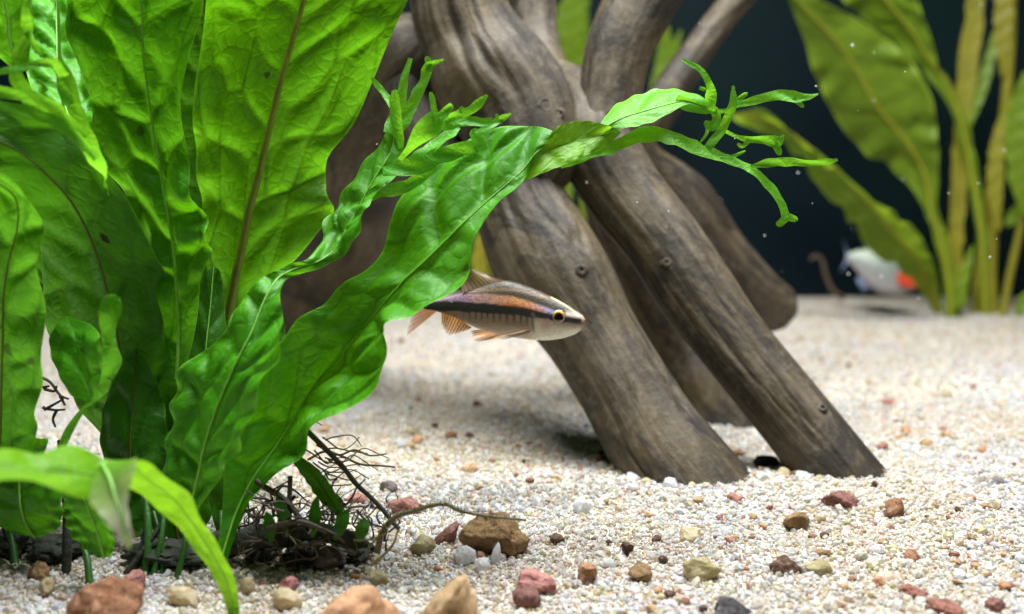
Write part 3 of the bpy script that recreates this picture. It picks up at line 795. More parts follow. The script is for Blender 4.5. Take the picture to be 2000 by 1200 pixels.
# broad upright leaf with brown midrib, seen from below against the light
A = [(428,700,440,700,452,700,22.9),(420,640,444,640,478,628,22.8,.2,.2),(410,585,452,585,520,560,22.7,.4,.4),(400,530,464,530,580,505,22.6,.5,.4),(394,470,478,470,622,452,22.5,.6,.4),(390,410,490,405,650,410,22.4,.6,.5),
     (384,350,505,350,634,368,22.3,.6,.5),(378,300,516,300,638,312,22.2,.6,.5),(376,240,530,240,684,250,22.1,.6,.5),(377,170,547,170,722,168,22.0,.6,.5),(386,90,569,90,758,82,21.9,.6,.4),(400,10,592,10,796,0,21.8,.5,.4),
     (415,-70,615,-70,822,-80,21.7,.4,.3),(450,-170,640,-170,826,-190,21.6,.2,.2),(560,-260,670,-270,770,-290,21.5,0,0)]
add_leaf(fern, A, 'fern_back', 'rib_brown', 0.105, quilt=0.085, spacing=1.05, ruffle=0.10, fold=-0.10, seed=1.3, n=200, m=69, lab='broad upright leaf with a thick brown midrib')
B = [(330,740,345,740,360,740,21.2),(325,680,348,680,375,675,21.1,.2,.2),(318,620,350,610,396,590,21.0,.5,.0),(300,545,345,535,414,520,20.95,.6,-.1),(285,475,335,460,422,470,20.9,.7,-.2),(258,400,322,385,408,415,20.85,.7,-.2),
     (222,325,312,315,380,345,20.8,.6,-.2),(187,248,300,245,366,262,20.75,.5,-.2),(180,190,290,170,373,180,20.7,.5,-.3),(162,110,283,100,389,88,20.6,.6,-.3),(140,32,280,22,404,0,20.5,.6,-.3),(128,-40,282,-50,420,-80,20.4,.5,-.2),
     (140,-140,290,-150,420,-170,20.3,.3,-.1),(240,-240,300,-250,350,-250,20.2)]
add_leaf(fern, B, 'fern', 'rib_green', 0.055, quilt=0.17, spacing=1.05, ruffle=0.12, fold=0.16, seed=2.1, n=190, m=57)
# bright leaf whose twisted tip ends in lace
Cs = [(352,1040,366,1040,378,1038,19.3),(345,1005,370,1000,388,995,19.25,.1,.0),(330,960,382,950,418,955,19.2,.3,-.1),(326,905,394,902,442,922,19.1,.6,-.5),(337,850,410,850,474,878,19.0,.8,-.7),(347,792,428,795,500,812,18.95,.9,-.8),(354,745,449,745,527,738,18.9,.9,-.8),
      (386,700,470,700,554,690,18.9,.9,-.8),(448,652,492,650,556,640,19.0,.6,-.2),(464,605,511,600,549,592,19.2,.5,-.1),(490,565,530,562,552,562,19.4,.3,.0),(526,537,548,540,562,545,19.6,.1,.1),(562,517,582,522,596,532,19.8,-.1,.2),
      (600,505,622,510,640,516,20.0,-.1,.2),(628,475,652,490,678,496,20.2,.3,-.1),(640,440,674,456,702,462,20.3,.6,-.5),(664,400,694,420,716,420,20.4,.6,-.5),(688,356,714,378,728,390,20.5,.4,-.2),(716,316,738,338,762,356,20.6,.3,-.2),(742,284,762,300,792,318,20.7,.2,-.1),(760,250,770,262,782,270,20.8)]
leafC = add_leaf(fern, Cs, 'fern', 'rib_green', 0.035, quilt=0.19, spacing=0.72, ruffle=0.07, ruf_n=11, fold=0.08, seed=3.7, n=240, m=49)
strips(leafC, [
  ([(762,262,20.7),(772,230,20.8),(784,200,20.8),(788,160,20.8),(802,114,20.8)], [36,34,30,20,24]),
  ([(776,262,20.7),(796,222,20.7),(812,190,20.7),(829,154,20.7),(838,130,20.7),(866,116,20.7)], [30,34,28,22,24,12]),
  ([(838,134,20.7),(834,110,20.7)], [16,12]),
  ([(770,212,20.8),(754,188,20.9),(726,152,21)], [18,16,14]),
  ([(783,290,20.2),(774,224,20.1),(770,176,20.1)], [14,34,30], {'tilt': 0.9}),
  ([(772,185,20.1),(786,174,20.1)], [14,8]),
  ([(748,335,20.4),(800,327,20.3),(850,308,20.3),(905,292,20.4),(940,284,20.5)], [26,46,40,32,22]),
  ([(708,390,20.6),(745,372,20.5),(790,366,20.6),(830,340,20.7),(862,318,20.8)], [22,34,30,28,16]),
  ([(780,312,20.2),(825,262,20.0),(852,238,20.0),(868,226,20.0)], [16,46,46,34], {'tilt': 0.9}),
  ([(806,318,20.4),(850,284,20.4),(895,248,20.5)], [26,44,30], {'tilt': 0.8}),
  ([(852,238,20.0),(848,212,20.0),(841,180,20.0)], [20,14,14]),
  ([(858,232,20.0),(876,212,20.0),(884,206,20.0)], [24,18,16]),
  ([(862,238,20.1),(890,226,20.1),(916,216,20.2),(938,200,20.2),(952,186,20.2)], [22,20,22,18,12]),
  ([(900,222,20.1),(902,208,20.1)], [12,10]),
  ([(864,246,20.2),(916,238,20.2),(944,240,20.2),(962,232,20.2)], [28,28,22,12]),
  ([(930,262,20.4),(955,248,20.4),(975,234,20.5),(998,222,20.5)], [18,20,18,10]),
  ([(972,238,20.4),(970,222,20.4)], [10,8]),
  ([(942,296,20.5),(932,272,20.5),(924,252,20.5)], [34,26,26]),
], 'fern_lace', 'lacy_tip', 'forked lacy tip')
# long leaf reaching across the driftwood to a lacy end
D = [(418,1100,430,1100,442,1100,19.4),(430,1040,448,1040,466,1030,19.6),(436,995,464,995,492,975,19.8,-.1,-.1),(438,945,492,940,542,930,20.0,-.3,-.3),(446,888,540,870,596,888,20.3,-.6,-.6),(466,822,585,800,610,836,20.5,-.8,-.9),(500,757,622,745,668,808,20.6,-.8,-1.2),
     (534,690,662,698,730,766,20.6,-.6,-1.3),(580,635,702,652,760,706,20.4,-.2,-1.2),(640,592,746,600,760,644,20.2,.2,-.9),(704,540,790,550,816,616,20.0,.6,-.7),(757,488,830,510,882,582,19.9,1.0,-.5),(772,438,866,475,916,538,19.9,1.0,-.4),
     (787,388,900,440,926,480,19.9,1.0,-.3),(832,350,930,412,946,438,20.0,.9,-.2),(882,304,960,385,976,398,20.1,.9,-.2),(930,276,990,360,1006,372,20.2,.8,-.1),(985,256,1020,334,1024,352,20.3,.7,-.1),(1040,248,1046,300,1038,335,20.4,.4,.1),(1078,256,1066,285,1055,312,20.5,.1,.3)]
leafD = add_leaf(fern, D, 'fern', 'rib_green', 0.035, quilt=0.15, spacing=0.95, ruffle=0.06, ruf_n=8, fold=0.10, seed=5.2, n=260, m=65, lab='long leaf reaching across the driftwood to a lacy end')
D2 = [(1079,256,1050,306,1020,356,20.45,.0,.0),(1106,241,1086,290,1064,338,20.5,.1,-.2),(1150,238,1132,276,1114,319,20.6,.1,-.3),(1184,245,1170,266,1152,301,20.7,.0,-.2),(1204,252,1196,262,1186,282,20.8,0,0)]
add_leaf(leafD, D2, 'fern_young', None, name='folded_blade', quilt=0.04, ruffle=0.02, fold=0.05, seed=6.1, n=50, m=25)
D3 = [(1168,248,1180,250,1196,254,20.75),(1200,212,1215,232,1236,250,20.8,.5,-.2),(1245,190,1258,218,1276,240,20.9,.6,-.2),(1290,178,1300,206,1318,217,21.0,.6,-.1),(1335,181,1338,198,1346,204,21.1,.4,.0),(1372,192,1372,206,1376,216,21.2,.2,.0),(1402,212,1402,218,1404,226,21.3)]
add_leaf(leafD, D3, 'fern_lace', 'rib_green', 0.018, name='lobe', quilt=0.05, ruffle=0.03, fold=0.06, seed=7.1, n=60, m=25)
strips(leafD, [
  ([(1095,326,20.7),(1150,304,20.7),(1205,284,20.8),(1260,264,20.9),(1312,270,21.0),(1356,288,21.1),(1402,305,21.2),(1448,322,21.3),(1474,336,21.3),(1500,362,21.4),(1520,388,21.4),(1530,412,21.4),(1536,432,21.4)], [10,20,32,38,40,38,34,28,26,26,28,34,40], {'tilt': 0.6}),
  ([(1534,424,21.4),(1518,442,21.4)], [22,14]), ([(1536,422,21.4),(1558,430,21.4)], [20,10]),
  ([(1320,196,21.1),(1356,208,21.2),(1395,217,21.2)], [26,30,22]),
  ([(1385,217,21.2),(1416,217,21.2),(1447,204,21.2),(1489,193,21.3),(1524,185,21.3),(1552,191,21.3),(1580,190,21.3),(1598,184,21.3)], [12,10,14,20,26,28,16,10]),
  ([(1548,192,21.3),(1560,202,21.3),(1570,210,21.3)], [20,14,10]),
  ([(1384,216,21.2),(1390,186,21.1),(1382,158,21.0),(1366,136,21.0),(1332,116,21.0)], [26,26,16,14,13]),
  ([(1366,172,21.0),(1378,176,21.0)], [8,10]),
  ([(1394,212,21.2),(1400,232,21.2),(1392,246,21.2),(1376,238,21.2)], [20,24,26,20]),
  ([(1384,243,21.2),(1379,262,21.3),(1368,278,21.3)], [10,8,9]),
  ([(1382,290,21.2),(1412,250,21.2),(1430,205,21.1),(1432,168,21.1)], [20,20,20,14]),
  ([(1436,202,21.1),(1448,190,21.1),(1460,182,21.1)], [12,12,10]),
  ([(1388,240,21.2),(1422,259,21.3),(1457,272,21.3),(1492,274,21.4),(1518,277,21.4),(1532,264,21.4)], [9,8,12,22,28,12]),
  ([(1512,278,21.4),(1524,304,21.4)], [24,12]),
  ([(1464,274,21.3),(1450,286,21.3),(1440,280,21.3)], [12,10,9]),
  ([(1406,308,21.2),(1433,305,21.2),(1456,295,21.2)], [8,8,9]),
  ([(1466,326,21.3),(1500,319,21.3),(1534,315,21.3),(1572,319,21.4),(1612,317,21.4),(1636,312,21.4)], [8,20,22,14,15,13]),
], 'fern_lace', 'lacy_tip', 'forked lacy tip hanging over dark water')
# broad spotted leaf arching to the side
E = [(280,985,292,985,304,985,21.9),(250,930,282,930,318,930,21.8,.2,.2),(215,870,268,870,336,865,21.6,.5,.4),(160,790,250,790,350,780,21.4,.7,.6),(112,700,235,690,356,680,21.1,.7,.7),(94,620,215,590,350,590,20.8,.7,.7),
     (84,540,190,500,325,525,20.4,.6,.8),(76,455,160,430,288,455,20.0,.4,.8),(45,390,125,375,248,386,19.6,.2,.8),(0,340,75,325,195,318,19.2,.0,.7),(-60,320,20,285,115,252,18.8,.0,.6),(-140,310,-60,262,30,215,18.4,.0,.4),(-240,300,-200,270,-150,240,18.0)]
add_leaf(fern, E, 'fern_spot', 'rib_dark', 0.06, quilt=0.07, spacing=1.1, ruffle=0.08, fold=0.12, seed=8.8, n=120, m=39, lab='broad dark leaf with a brown rib and dark spots')
Fl = [(-40,1010,0,1010,30,1010,20.4),(-60,965,0,960,62,960,20.2,.2,.1),(-80,890,0,890,94,868,19.9,.4,.1),(-90,810,2,810,72,842,19.6,.5,.0),(-95,735,3,735,80,770,19.3,.5,.0),(-95,660,5,660,91,690,19.0,.5,-.1),(-90,580,8,580,88,610,18.8,.5,-.1),
      (-80,505,18,510,81,535,18.6,.5,-.2),(-65,440,34,450,87,466,18.4,.4,-.2),(-60,380,34,395,72,405,18.2,.3,-.2),(-80,345,0,360,22,348,18.0,.2,-.1),(-150,335,-70,345,-50,330,17.8)]
add_leaf(fern, Fl, 'fern', 'rib_dark', 0.04, quilt=0.11, spacing=0.8, ruffle=0.08, fold=0.06, seed=9.9, n=110, m=33)
# small curled leaf
G = [(108,885,116,885,124,885,19.4),(126,840,134,838,146,838,19.2),(150,806,158,802,168,800,19.0),(168,784,180,782,192,780,18.9),(140,770,172,760,206,750,19.0,.2,-.3),(116,722,160,715,212,715,19.3,.3,-.5),(102,676,150,668,206,672,19.6,.3,-.6),(108,640,140,640,180,640,19.9)]
lg = add_leaf(fern, G, 'fern', None, quilt=0.05, ruffle=0.03, fold=0.1, seed=10.4, n=60, m=25)
strips(lg, [([(180,784,18.7),(206,748,18.5),(218,705,18.3),(213,655,18.2),(214,618,18.1),(224,590,18.1),(230,578,18.1)], [8,26,40,40,42,44,34], {'tilt': 0.35})], 'fern', 'curled_tip')
# young yellow-green leaf arching low in front
H = [(450,1215,459,1215,468,1215,17.5),(440,1180,454,1178,467,1180,17.5),(420,1130,440,1128,458,1128,17.3),(384,1076,408,1072,430,1068,17.0,.1,-.1),(340,1018,370,1012,392,1004,16.7,.2,-.2),(288,972,328,964,368,958,16.4,.2,-.2),(250,950,285,935,325,925,16.1,.2,-.2),(228,930,256,910,282,898,15.8,.1,-.1),
     (205,955,205,925,210,900,15.5,.0,.3),(165,975,165,925,165,884,15.2,-.2,.4),(110,965,115,920,120,875,14.9,-.3,.5),(55,940,60,915,62,893,14.6,-.3,.4),(0,945,0,912,0,880,14.3,-.3,.4),(-60,950,-60,915,-60,885,14.0,-.2,.3),(-140,930,-140,915,-140,900,13.8)]
lh = add_leaf(fern, H, 'fern_young', 'rib_green', 0.025, quilt=0.05, ruffle=0.05, fold=0.08, seed=11.3, n=120, m=29, lab='young yellow-green leaf arching low over the sand')
Wt = [(150,925,200,908,262,896,15.45),(165,960,215,935,272,905,15.2),(185,990,228,975,262,945,15.0,.0,-.2),(210,1020,240,1010,254,985,14.8,.0,-.2),(232,1050,246,1040,256,1025,14.7),(240,1064,250,1058,262,1046,14.65)]
add_leaf(lh, Wt, 'wither', 'rib_green', 0.045, name='withered_tip', quilt=0.05, ruffle=0.03, fold=0.10, seed=12.9, n=40, m=21, lab='pale withered leaf tip bent down')
# lacy fronds at the top
lf = strips(fern, [
  ([(232,420,22.0),(216,385,20.6),(206,355,19.2),(198,335,18.4),(175,285,18.0),(150,215,17.9),(130,155,17.9),(117,110,18),(116,60,18.1),(112,-10,18.2),(108,-50,18.2)], [14,24,30,36,40,38,30,12,10,9,9], {'tilt': 0.15}),
  ([(128,150,17.9),(108,126,17.8),(80,124,17.7),(48,132,17.6),(15,138,17.5),(-30,150,17.4)], [28,24,20,18,16,14]),
  ([(95,225,17.9),(58,195,17.8),(34,152,17.7),(32,114,17.7),(42,82,17.7),(52,54,17.7),(50,20,17.6),(60,-20,17.6)], [34,38,34,22,18,26,20,16], {'tilt': 0.15}),
  ([(52,62,17.7),(66,86,17.7),(84,110,17.7)], [18,14,10]),
  ([(136,205,17.8),(124,176,17.8),(114,152,17.8)], [24,24,22]),
  ([(165,270,17.9),(140,240,17.8),(100,206,17.7),(60,190,17.6),(0,180,17.5),(-40,178,17.4)], [34,30,30,32,28,24]),
  ([(190,310,18.0),(150,268,17.8),(110,240,17.7),(60,220,17.6),(0,205,17.5),(-40,200,17.4)], [26,26,26,26,22,20]),
  ([(90,180,17.8),(82,166,17.8),(68,160,17.8)], [16,12,8]),
], 'fern_lace', 'lacy_frond', 'yellow-green lacy frond with open holes')
# further leaves of the clump
def more_leaf(st, **kw):
    kw.setdefault('quilt', 0.09); kw.setdefault('n', 80); kw.setdefault('m', 29)
    return add_leaf(fern, st, kw.pop('mat', 'fern'), kw.pop('rib', 'rib_green'), 0.04, **kw)
more_leaf([(160,330,172,330,186,330,22.2),(100,250,140,250,205,250,22.8),(60,170,120,170,205,170,23.6),(48,90,112,90,200,90,24.4),(50,0,112,0,190,0,25.2),(60,-90,110,-90,170,-90,26),(90,-160,110,-160,130,-160,26.6)], seed=13.1, quilt=0.22, spacing=0.7)
more_leaf([(30,140,42,140,54,140,19.4),(-20,90,20,85,64,70,19.2,.2,.2),(-40,40,15,35,66,25,19,.2,.3),(-50,-20,5,-20,55,-30,18.8,.2,.3),(-40,-90,-5,-90,30,-90,18.6)], seed=14.1)
more_leaf([(300,1000,312,1000,324,1000,22.6),(290,900,318,900,352,900,22.5,.3,.3),(285,790,322,790,372,790,22.4,.4,.4),(290,680,330,680,395,680,22.3,.4,.4),(300,580,345,580,410,590,22.2,.4,.4),(300,490,340,490,400,500,22.1,.3,.3),(290,410,315,405,350,410,22.0)], seed=15.1, mat='fern_spot', rib='rib_dark')
more_leaf([(372,980,384,980,396,980,21.6),(366,880,392,880,424,880,21.6,.3,.2),(362,780,398,780,440,770,21.6,.4,.2),(366,690,402,690,446,680,21.6,.4,.3),(378,610,410,610,440,600,21.7,.3,.3),(398,540,416,540,432,535,21.8)], seed=16.2, mat='fern_spot')
more_leaf([(466,860,480,860,496,860,23.4),(450,780,490,780,540,790,23.6,.2,.2),(450,700,496,700,556,700,23.8,.2,.2),(470,630,505,630,556,630,24),(500,570,515,570,530,570,24.2)], seed=17.2, mat='fern_spot', rib='rib_dark')
more_leaf([(190,1090,204,1090,216,1088,19.2),(150,1050,196,1052,228,1060,19.1,.2,-.2),(132,1010,180,1010,222,1022,19.0,.3,-.3),(130,985,165,975,200,975,19.0,.3,-.2),(120,950,140,945,160,945,19.2)], seed=18.4)
more_leaf([(60,1050,70,1050,80,1050,20.0),(-10,1020,50,1020,120,1025,19.9,.3,-.1),(-30,975,40,970,130,985,19.8,.3,-.2),(-20,930,40,925,120,930,19.9,.3,-.1),(0,890,40,885,90,890,20.1)], seed=19.4)
more_leaf([(255,1050,262,1050,270,1050,20.8),(215,1000,250,1000,300,1000,20.8,.3,.2),(210,930,255,930,330,935,20.8,.4,.3),(200,850,255,850,330,850,20.9,.4,.3),(210,780,262,780,320,780,21.0,.3,.3),(240,710,265,710,290,710,21.1)], seed=20.4, mat='fern_spot', rib='rib_dark')
more_leaf([(395,700,402,700,412,700,24.6),(340,600,400,600,450,600,25,.3,.3),(330,450,400,450,470,450,25.2,.3,.3),(340,300,400,300,470,300,25,.3,.3),(350,150,400,150,460,150,24.6,.3,.3),(360,0,400,0,450,0,24.2,.2,.2),(380,-100,400,-100,420,-100,24)], seed=21.4, mat='fern_spot', rib='rib_dark')
more_leaf([(120,600,132,600,146,600,23.4),(60,520,110,520,170,520,23.2,.2,.2),(20,430,90,430,180,430,23,.2,.3),(-10,340,70,340,180,340,22.7,.2,.3),(0,290,60,290,130,290,22.3,.2,.3),(30,255,50,255,80,255,22)], seed=22.4, mat='fern')
more_leaf([(428,1060,440,1060,452,1060,20.6),(410,980,445,980,490,975,20.6,.2,.2),(400,900,450,900,520,890,20.7,.3,.3),(405,820,455,820,530,810,20.9,.3,.3),(420,740,462,740,520,735,21.1,.3,.3),(440,680,465,680,490,680,21.3)], seed=24.4, mat='fern_spot', rib='rib_dark')
more_leaf([(340,1070,352,1070,364,1070,21.4),(270,1000,340,1000,420,1000,21.5,.2,.2),(240,900,330,900,430,900,21.7,.3,.3),(220,800,320,800,420,800,21.9,.3,.3),(230,700,315,700,400,700,22.1,.3,.3),(280,620,310,620,340,620,22.3)], seed=25.4, mat='fern_spot', rib='rib_dark')
# thin green stalks under the clump
for i, (x0, y0, x1, y1, w) in enumerate([(262,1108,290,990,.06),(300,1112,320,980,.06),(318,1110,300,1000,.05),(245,1112,330,1000,.06),(345,1120,365,1010,.06),(175,1130,150,1040,.07),(90,1040,110,1115,.06),(30,1100,0,1000,.08),(425,1100,432,1000,.08),(130,1110,118,860,.09),(285,1110,282,960,.08)]):
    d = ground_depth(x0, y0)
    P = catmull([at(x0, y0 + 10, d), at((x0 + x1) / 2 + 6, (y0 + y1) / 2, d + .2), at(x1, y1, d + .5)], 14)
    tv, tf = tube(P, np.linspace(w, w * 0.7, 14), 8)
    mesh_obj('stalk', tv, tf, M['stalk'] if i % 3 else M['rhizome'], fern)
# rhizome and roots
rz = catmull([at(330, 1085, 20.4), at(450, 1060, 20.3), at(560, 1040, 20.2), at(660, 1050, 20.1), at(730, 1075, 19.9)], 40)
rr_ = np.array([.26,.24,.19,.15,.06]); rr_ = np.interp(np.linspace(0, 1, 40), np.linspace(0, 1, 5), rr_)
tv, tf = tube(rz, rr_, 20)
tv = tv + 0.16 * np.stack([fbm(tv * 3.0 + k * 9, 3) for k in range(3)], -1)
mesh_obj('rhizome', tv, tf, M['rhizome'], fern)

for (px_, py_, w_, h_) in ((690,1074,90,40),(590,1084,100,34),(520,1074,70,40),(120,1070,150,60),(20,1060,110,80),(330,1080,190,60)):
    d_ = ground_depth(px_, py_ + h_ * .4) + .3
    v_, f_ = stone_mesh('root_mass', w_ * .5 * px_cm(d_), .55, h_ * .5 * px_cm(d_), int(px_), 4, rough=0.5, cuts=3)
    mesh_obj('root_mass', v_ + at(px_, py_, d_), f_, M['rhizome'], fern)

def root(pts, r0, r1, mat='root', n=None, wob=0.03, m=6):
    P = catmull([at(*p) for p in pts], n or 8 * len(pts))
    P = P + wob * np.stack([vnoise(P * 2.3 + 31 * k + r0 * 900) for k in range(3)], -1)
    tv, tf = tube(P, np.linspace(r0, r1, len(P)), m)
    return mesh_obj('root', tv, tf, M[mat], fern), P
root([(600,845,20.2),(650,890,20.1),(700,945,19.9),(740,990,19.7),(780,1034,19.5)], .055, .04)
ro, P = root([(735,1080,19.2),(748,1040,19.2),(775,1010,19.2),(825,992,19.2),(870,985,19.2),(900,1000,19.2),(960,1008,19.2),(1028,1016,19.2)], .06, .022, 'root_olive', 60, 0.02, 8)
hv, hf = [], []
for i in range(260):                                              # fine hairs on that root
    k = RNG.integers(6, 58); b = P[k]; a = RNG.uniform(0, 2 * np.pi)
    d = np.array([RNG.normal(0, .35), math.cos(a), math.sin(a) + .15]); d /= np.linalg.norm(d)
    e = b + d * RNG.uniform(.10, .21); s = np.array([.008, 0, .004]); q = len(hv)
    hv += [b - s, b + s, e]; hf.append((q, q + 1, q + 2))
tag(mesh_obj('root_hairs', np.array(hv), hf, M['root'], ro), kind='stuff')
root([(740,1100,19.1),(726,1095,19.1),(722,1070,19.1),(745,1040,19.1)], .03, .02, 'root_olive')
root([(724,1105,19.0),(750,1082,19.0),(768,1062,19.0),(778,1036,19.1)], .03, .02, 'root_olive')
root([(600,900,20.6),(640,880,20.8),(700,905,21.2),(770,912,21.4)], .03, .02, 'root_olive')
root([(620,870,20.6),(660,890,20.8),(690,880,21.0),(720,890,21.2),(756,888,21.4)], .025, .015, 'root_olive')
root([(500,940,19.8),(560,985,19.6),(600,1035,19.4)], .06, .05)
root([(520,1035,19.5),(580,1020,19.4),(640,1040,19.4)], .06, .05)
root([(565,930,19.8),(567,985,19.6),(560,1050,19.4)], .05, .05)
for i in range(70):                                              # the dark tangle
    x, y = RNG.uniform(490, 700), RNG.uniform(970, 1085); d = RNG.uniform(19.3, 20.6)
    pts = [(x, y, d)]; a = RNG.uniform(0, 6.28)
    for k in range(4):
        a += RNG.normal(0, .9); st = RNG.uniform(14, 40)
        x, y = x + math.cos(a) * st, y + math.sin(a) * st * .7; d += RNG.normal(0, .12)
        x = min(max(x, 470), 760); y = min(max(y, 935), 1100)
        pts.append((x, y, min(max(d, 18.7), ground_depth(x, max(y, 900)))))
    root(pts, RNG.uniform(.014, .034), RNG.uniform(.008, .018), 'root' if i % 5 else 'root_olive', 22, .09)
for i in range(80):                                               # short bristles over the rhizome
    x, y = RNG.uniform(470, 770), RNG.uniform(985, 1085); d = ground_depth(x, y) + RNG.uniform(-.5, .1)
    root([(x, y, d), (x + RNG.normal(0, 8), y - RNG.uniform(8, 22), d), (x + RNG.normal(0, 16), y - RNG.uniform(20, 48), d + .1)], RNG.uniform(.018, .036), .008, 'root', 12, .06, 5)
for i in range(16):                                               # fine pale roots trailing on the sand
    x, y = RNG.uniform(580, 640), RNG.uniform(850, 940); d = ground_depth(x, y) - .3
    pts = [(x, y, 20.4)]
    for k in range(3):
        x += RNG.uniform(8, 48); y += RNG.normal(4, 14); pts.append((x, y, 20.6 + .25 * k))
    root(pts, .018, .010, 'root_olive', 20, .06, 5)
add_leaf(fern, [(660,1010,668,1012,676,1010,19.7),(625,975,648,980,668,985,19.7,.1,-.1),(600,940,625,945,650,950,19.8,.1,-.1),(575,905,598,908,625,918,19.9,.1,-.1),(566,888,576,890,590,895,20)], 'fern_spot', 'rib_dark', 0.02, quilt=0.06, seed=23.3, n=40, m=19)
for i, (x_, y_, h_, l_) in enumerate([(560,1040,70,-20),(610,1050,80,10),(655,1055,60,25),(700,1060,46,14),(530,1060,60,-10)]):
    strips(fern, [([(x_, y_, 19.5), (x_ + l_ * .5, y_ - h_ * .6, 19.5), (x_ + l_, y_ - h_, 19.6)], [8, 26, 10])], 'fern_spot', 'offshoot_leaf')
for pts in ([(75,735,22.2),(100,745,22.2),(118,770,22.2),(135,778,22.2)],[(85,755,22.2),(98,752,22.2)],[(88,758,22.2),(108,762,22.2),(112,752,22.2)],[(88,800,22.2),(105,790,22.2),(125,778,22.2)],[(85,795,22.2),(92,798,22.2),(110,800,22.2),(128,798,22.2)],[(112,800,22.2),(104,818,22.2),(108,834,22.2)],[(118,772,22.2),(128,790,22.2)]):
    root(pts, .035, .022, 'root', 18, .03)
settle(fern)

# ------------------------------------------------------------------ fish
def interp(x, tab):
    tab = sorted(tab); return np.interp(x, [a for a, _ in tab], [b for _, b in tab])

def fish_material(name, metal=0.25, rough=0.32, scale=150.0, bump=0.35):
    t = NT(name)
    c = t.n('ShaderNodeVertexColor', layer_name='col').outputs[0]
    uv = t.n('ShaderNodeUVMap', uv_map='skin').outputs[0]
    mp = t.n('ShaderNodeMapping', {'Vector': uv, 'Scale': (7.0, 11.0, 1.0)}).outputs[0]
    v = t.n('ShaderNodeTexVoronoi', {'Vector': mp, 'Scale': 1.6, 'Randomness': 0.6}, feature='F1')
    n = t.noise(uv, 30.0, 3)
    c2 = t.mix(t.ramp(v.outputs[0], [(0.25, 0.0), (0.70, 0.22)]), c, (0.02, 0.015, 0.012))
    c2 = t.mix(t.math('MULTIPLY', t.ramp(n, [(0.55, 0.0), (0.75, 1.0)]), 0.15), c2, (0.8, 0.72, 0.7))
    h = t.math('ADD', t.math('MULTIPLY', v.outputs[0], -1.0), t.math('MULTIPLY', n, 0.2))
    b = t.n('ShaderNodeBump', {'Height': h, 'Strength': bump, 'Distance': 0.0003}).outputs[0]
    return t.done(t.n('ShaderNodeBsdfPrincipled', {'Base Color': c2, 'Roughness': rough, 'Metallic': metal, 'Normal': b, 'Specular IOR Level': 0.35, 'Coat Weight': 0.0, 'Coat Roughness': 0.25}).outputs[0])

def fin_material(name, base, ray, opac=0.65):
    t = NT(name)
    uv = t.n('ShaderNodeUVMap', uv_map='fin').outputs[0]
    s = t.n('ShaderNodeSeparateXYZ', {0: uv})
    w = t.math('FRACT', t.math('MULTIPLY', s.outputs[0], 11.0))
    r = t.ramp(t.math('ABSOLUTE', t.math('SUBTRACT', w, 0.5)), [(0.12, 1.0), (0.30, 0.0)])
    n = t.noise(uv, 14.0, 3)
    c = t.mix(t.math('MULTIPLY', r, t.ramp(n, [(0.3, 0.4), (0.6, 1.0)])), base, ray)
    d = t.n('ShaderNodeBsdfPrincipled', {'Base Color': c, 'Roughness': 0.35}).outputs[0]
    tl = t.n('ShaderNodeBsdfTranslucent', {'Color': c}).outputs[0]
    m1 = t.n('ShaderNodeMixShader', {0: 0.5, 1: d, 2: tl}).outputs[0]
    tp = t.n('ShaderNodeBsdfTransparent').outputs[0]
    edge = t.ramp(s.outputs[1], [(0.0, opac + .25), (0.75, opac), (1.0, opac * 0.45)])
    op = t.math('ADD', t.math('MULTIPLY', r, 0.22), edge, clamp=True)
    return t.done(t.n('ShaderNodeMixShader', {0: op, 1: tp, 2: m1}).outputs[0])

M['fin_amber'] = fin_material('fin_amber', (0.62, 0.30, 0.08), (0.12, 0.035, 0.012), 0.75)
M['fin_brown'] = fin_material('fin_brown', (0.30, 0.20, 0.11), (0.10, 0.055, 0.03), 0.6)
M['fin_tail'] = fin_material('fin_tail', (0.70, 0.30, 0.09), (0.45, 0.15, 0.04), 0.68)
M['fin_blue'] = fin_material('fin_blue', (0.62, 0.72, 0.85), (0.10, 0.22, 0.75), 0.55)
M['black'] = plain('pupil', (0.003, 0.003, 0.004), (0.006, 0.006, 0.008), 0.08, 300, bump=0.0, spec=0.8)

def fin(parent, name, mat, base, edge, d, off=0.0, nu=28, nv=12, curl=0.05, scallop=0.0):
    """base and edge pixel polylines joined by rays; u runs along the base"""
    b = catmull(np.array(base, float), nu); e = catmull(np.array(edge, float), nu)
    u = np.linspace(0, 1, nu)
    if scallop:
        e = e + (b - e) * (scallop * np.abs(np.sin(u * np.pi * 5.5)))[:, None]
    v = np.linspace(0, 1, nv)
    P = b[:, None] * (1 - v[None, :, None]) + e[:, None] * v[None, :, None]
    dep = d + off * v[None, :] + curl * np.sin(u * 9)[:, None] * v[None, :]
    V = at_n(P[..., 0], P[..., 1], np.broadcast_to(dep, P.shape[:2]))
    uv = np.stack(np.broadcast_arrays(u[:, None], v[None, :]), -1).reshape(-1, 2)
    return mesh_obj(name, V.reshape(-1, 3), grid_faces(nu, nv), M[mat], parent, uvs={'fin': uv})

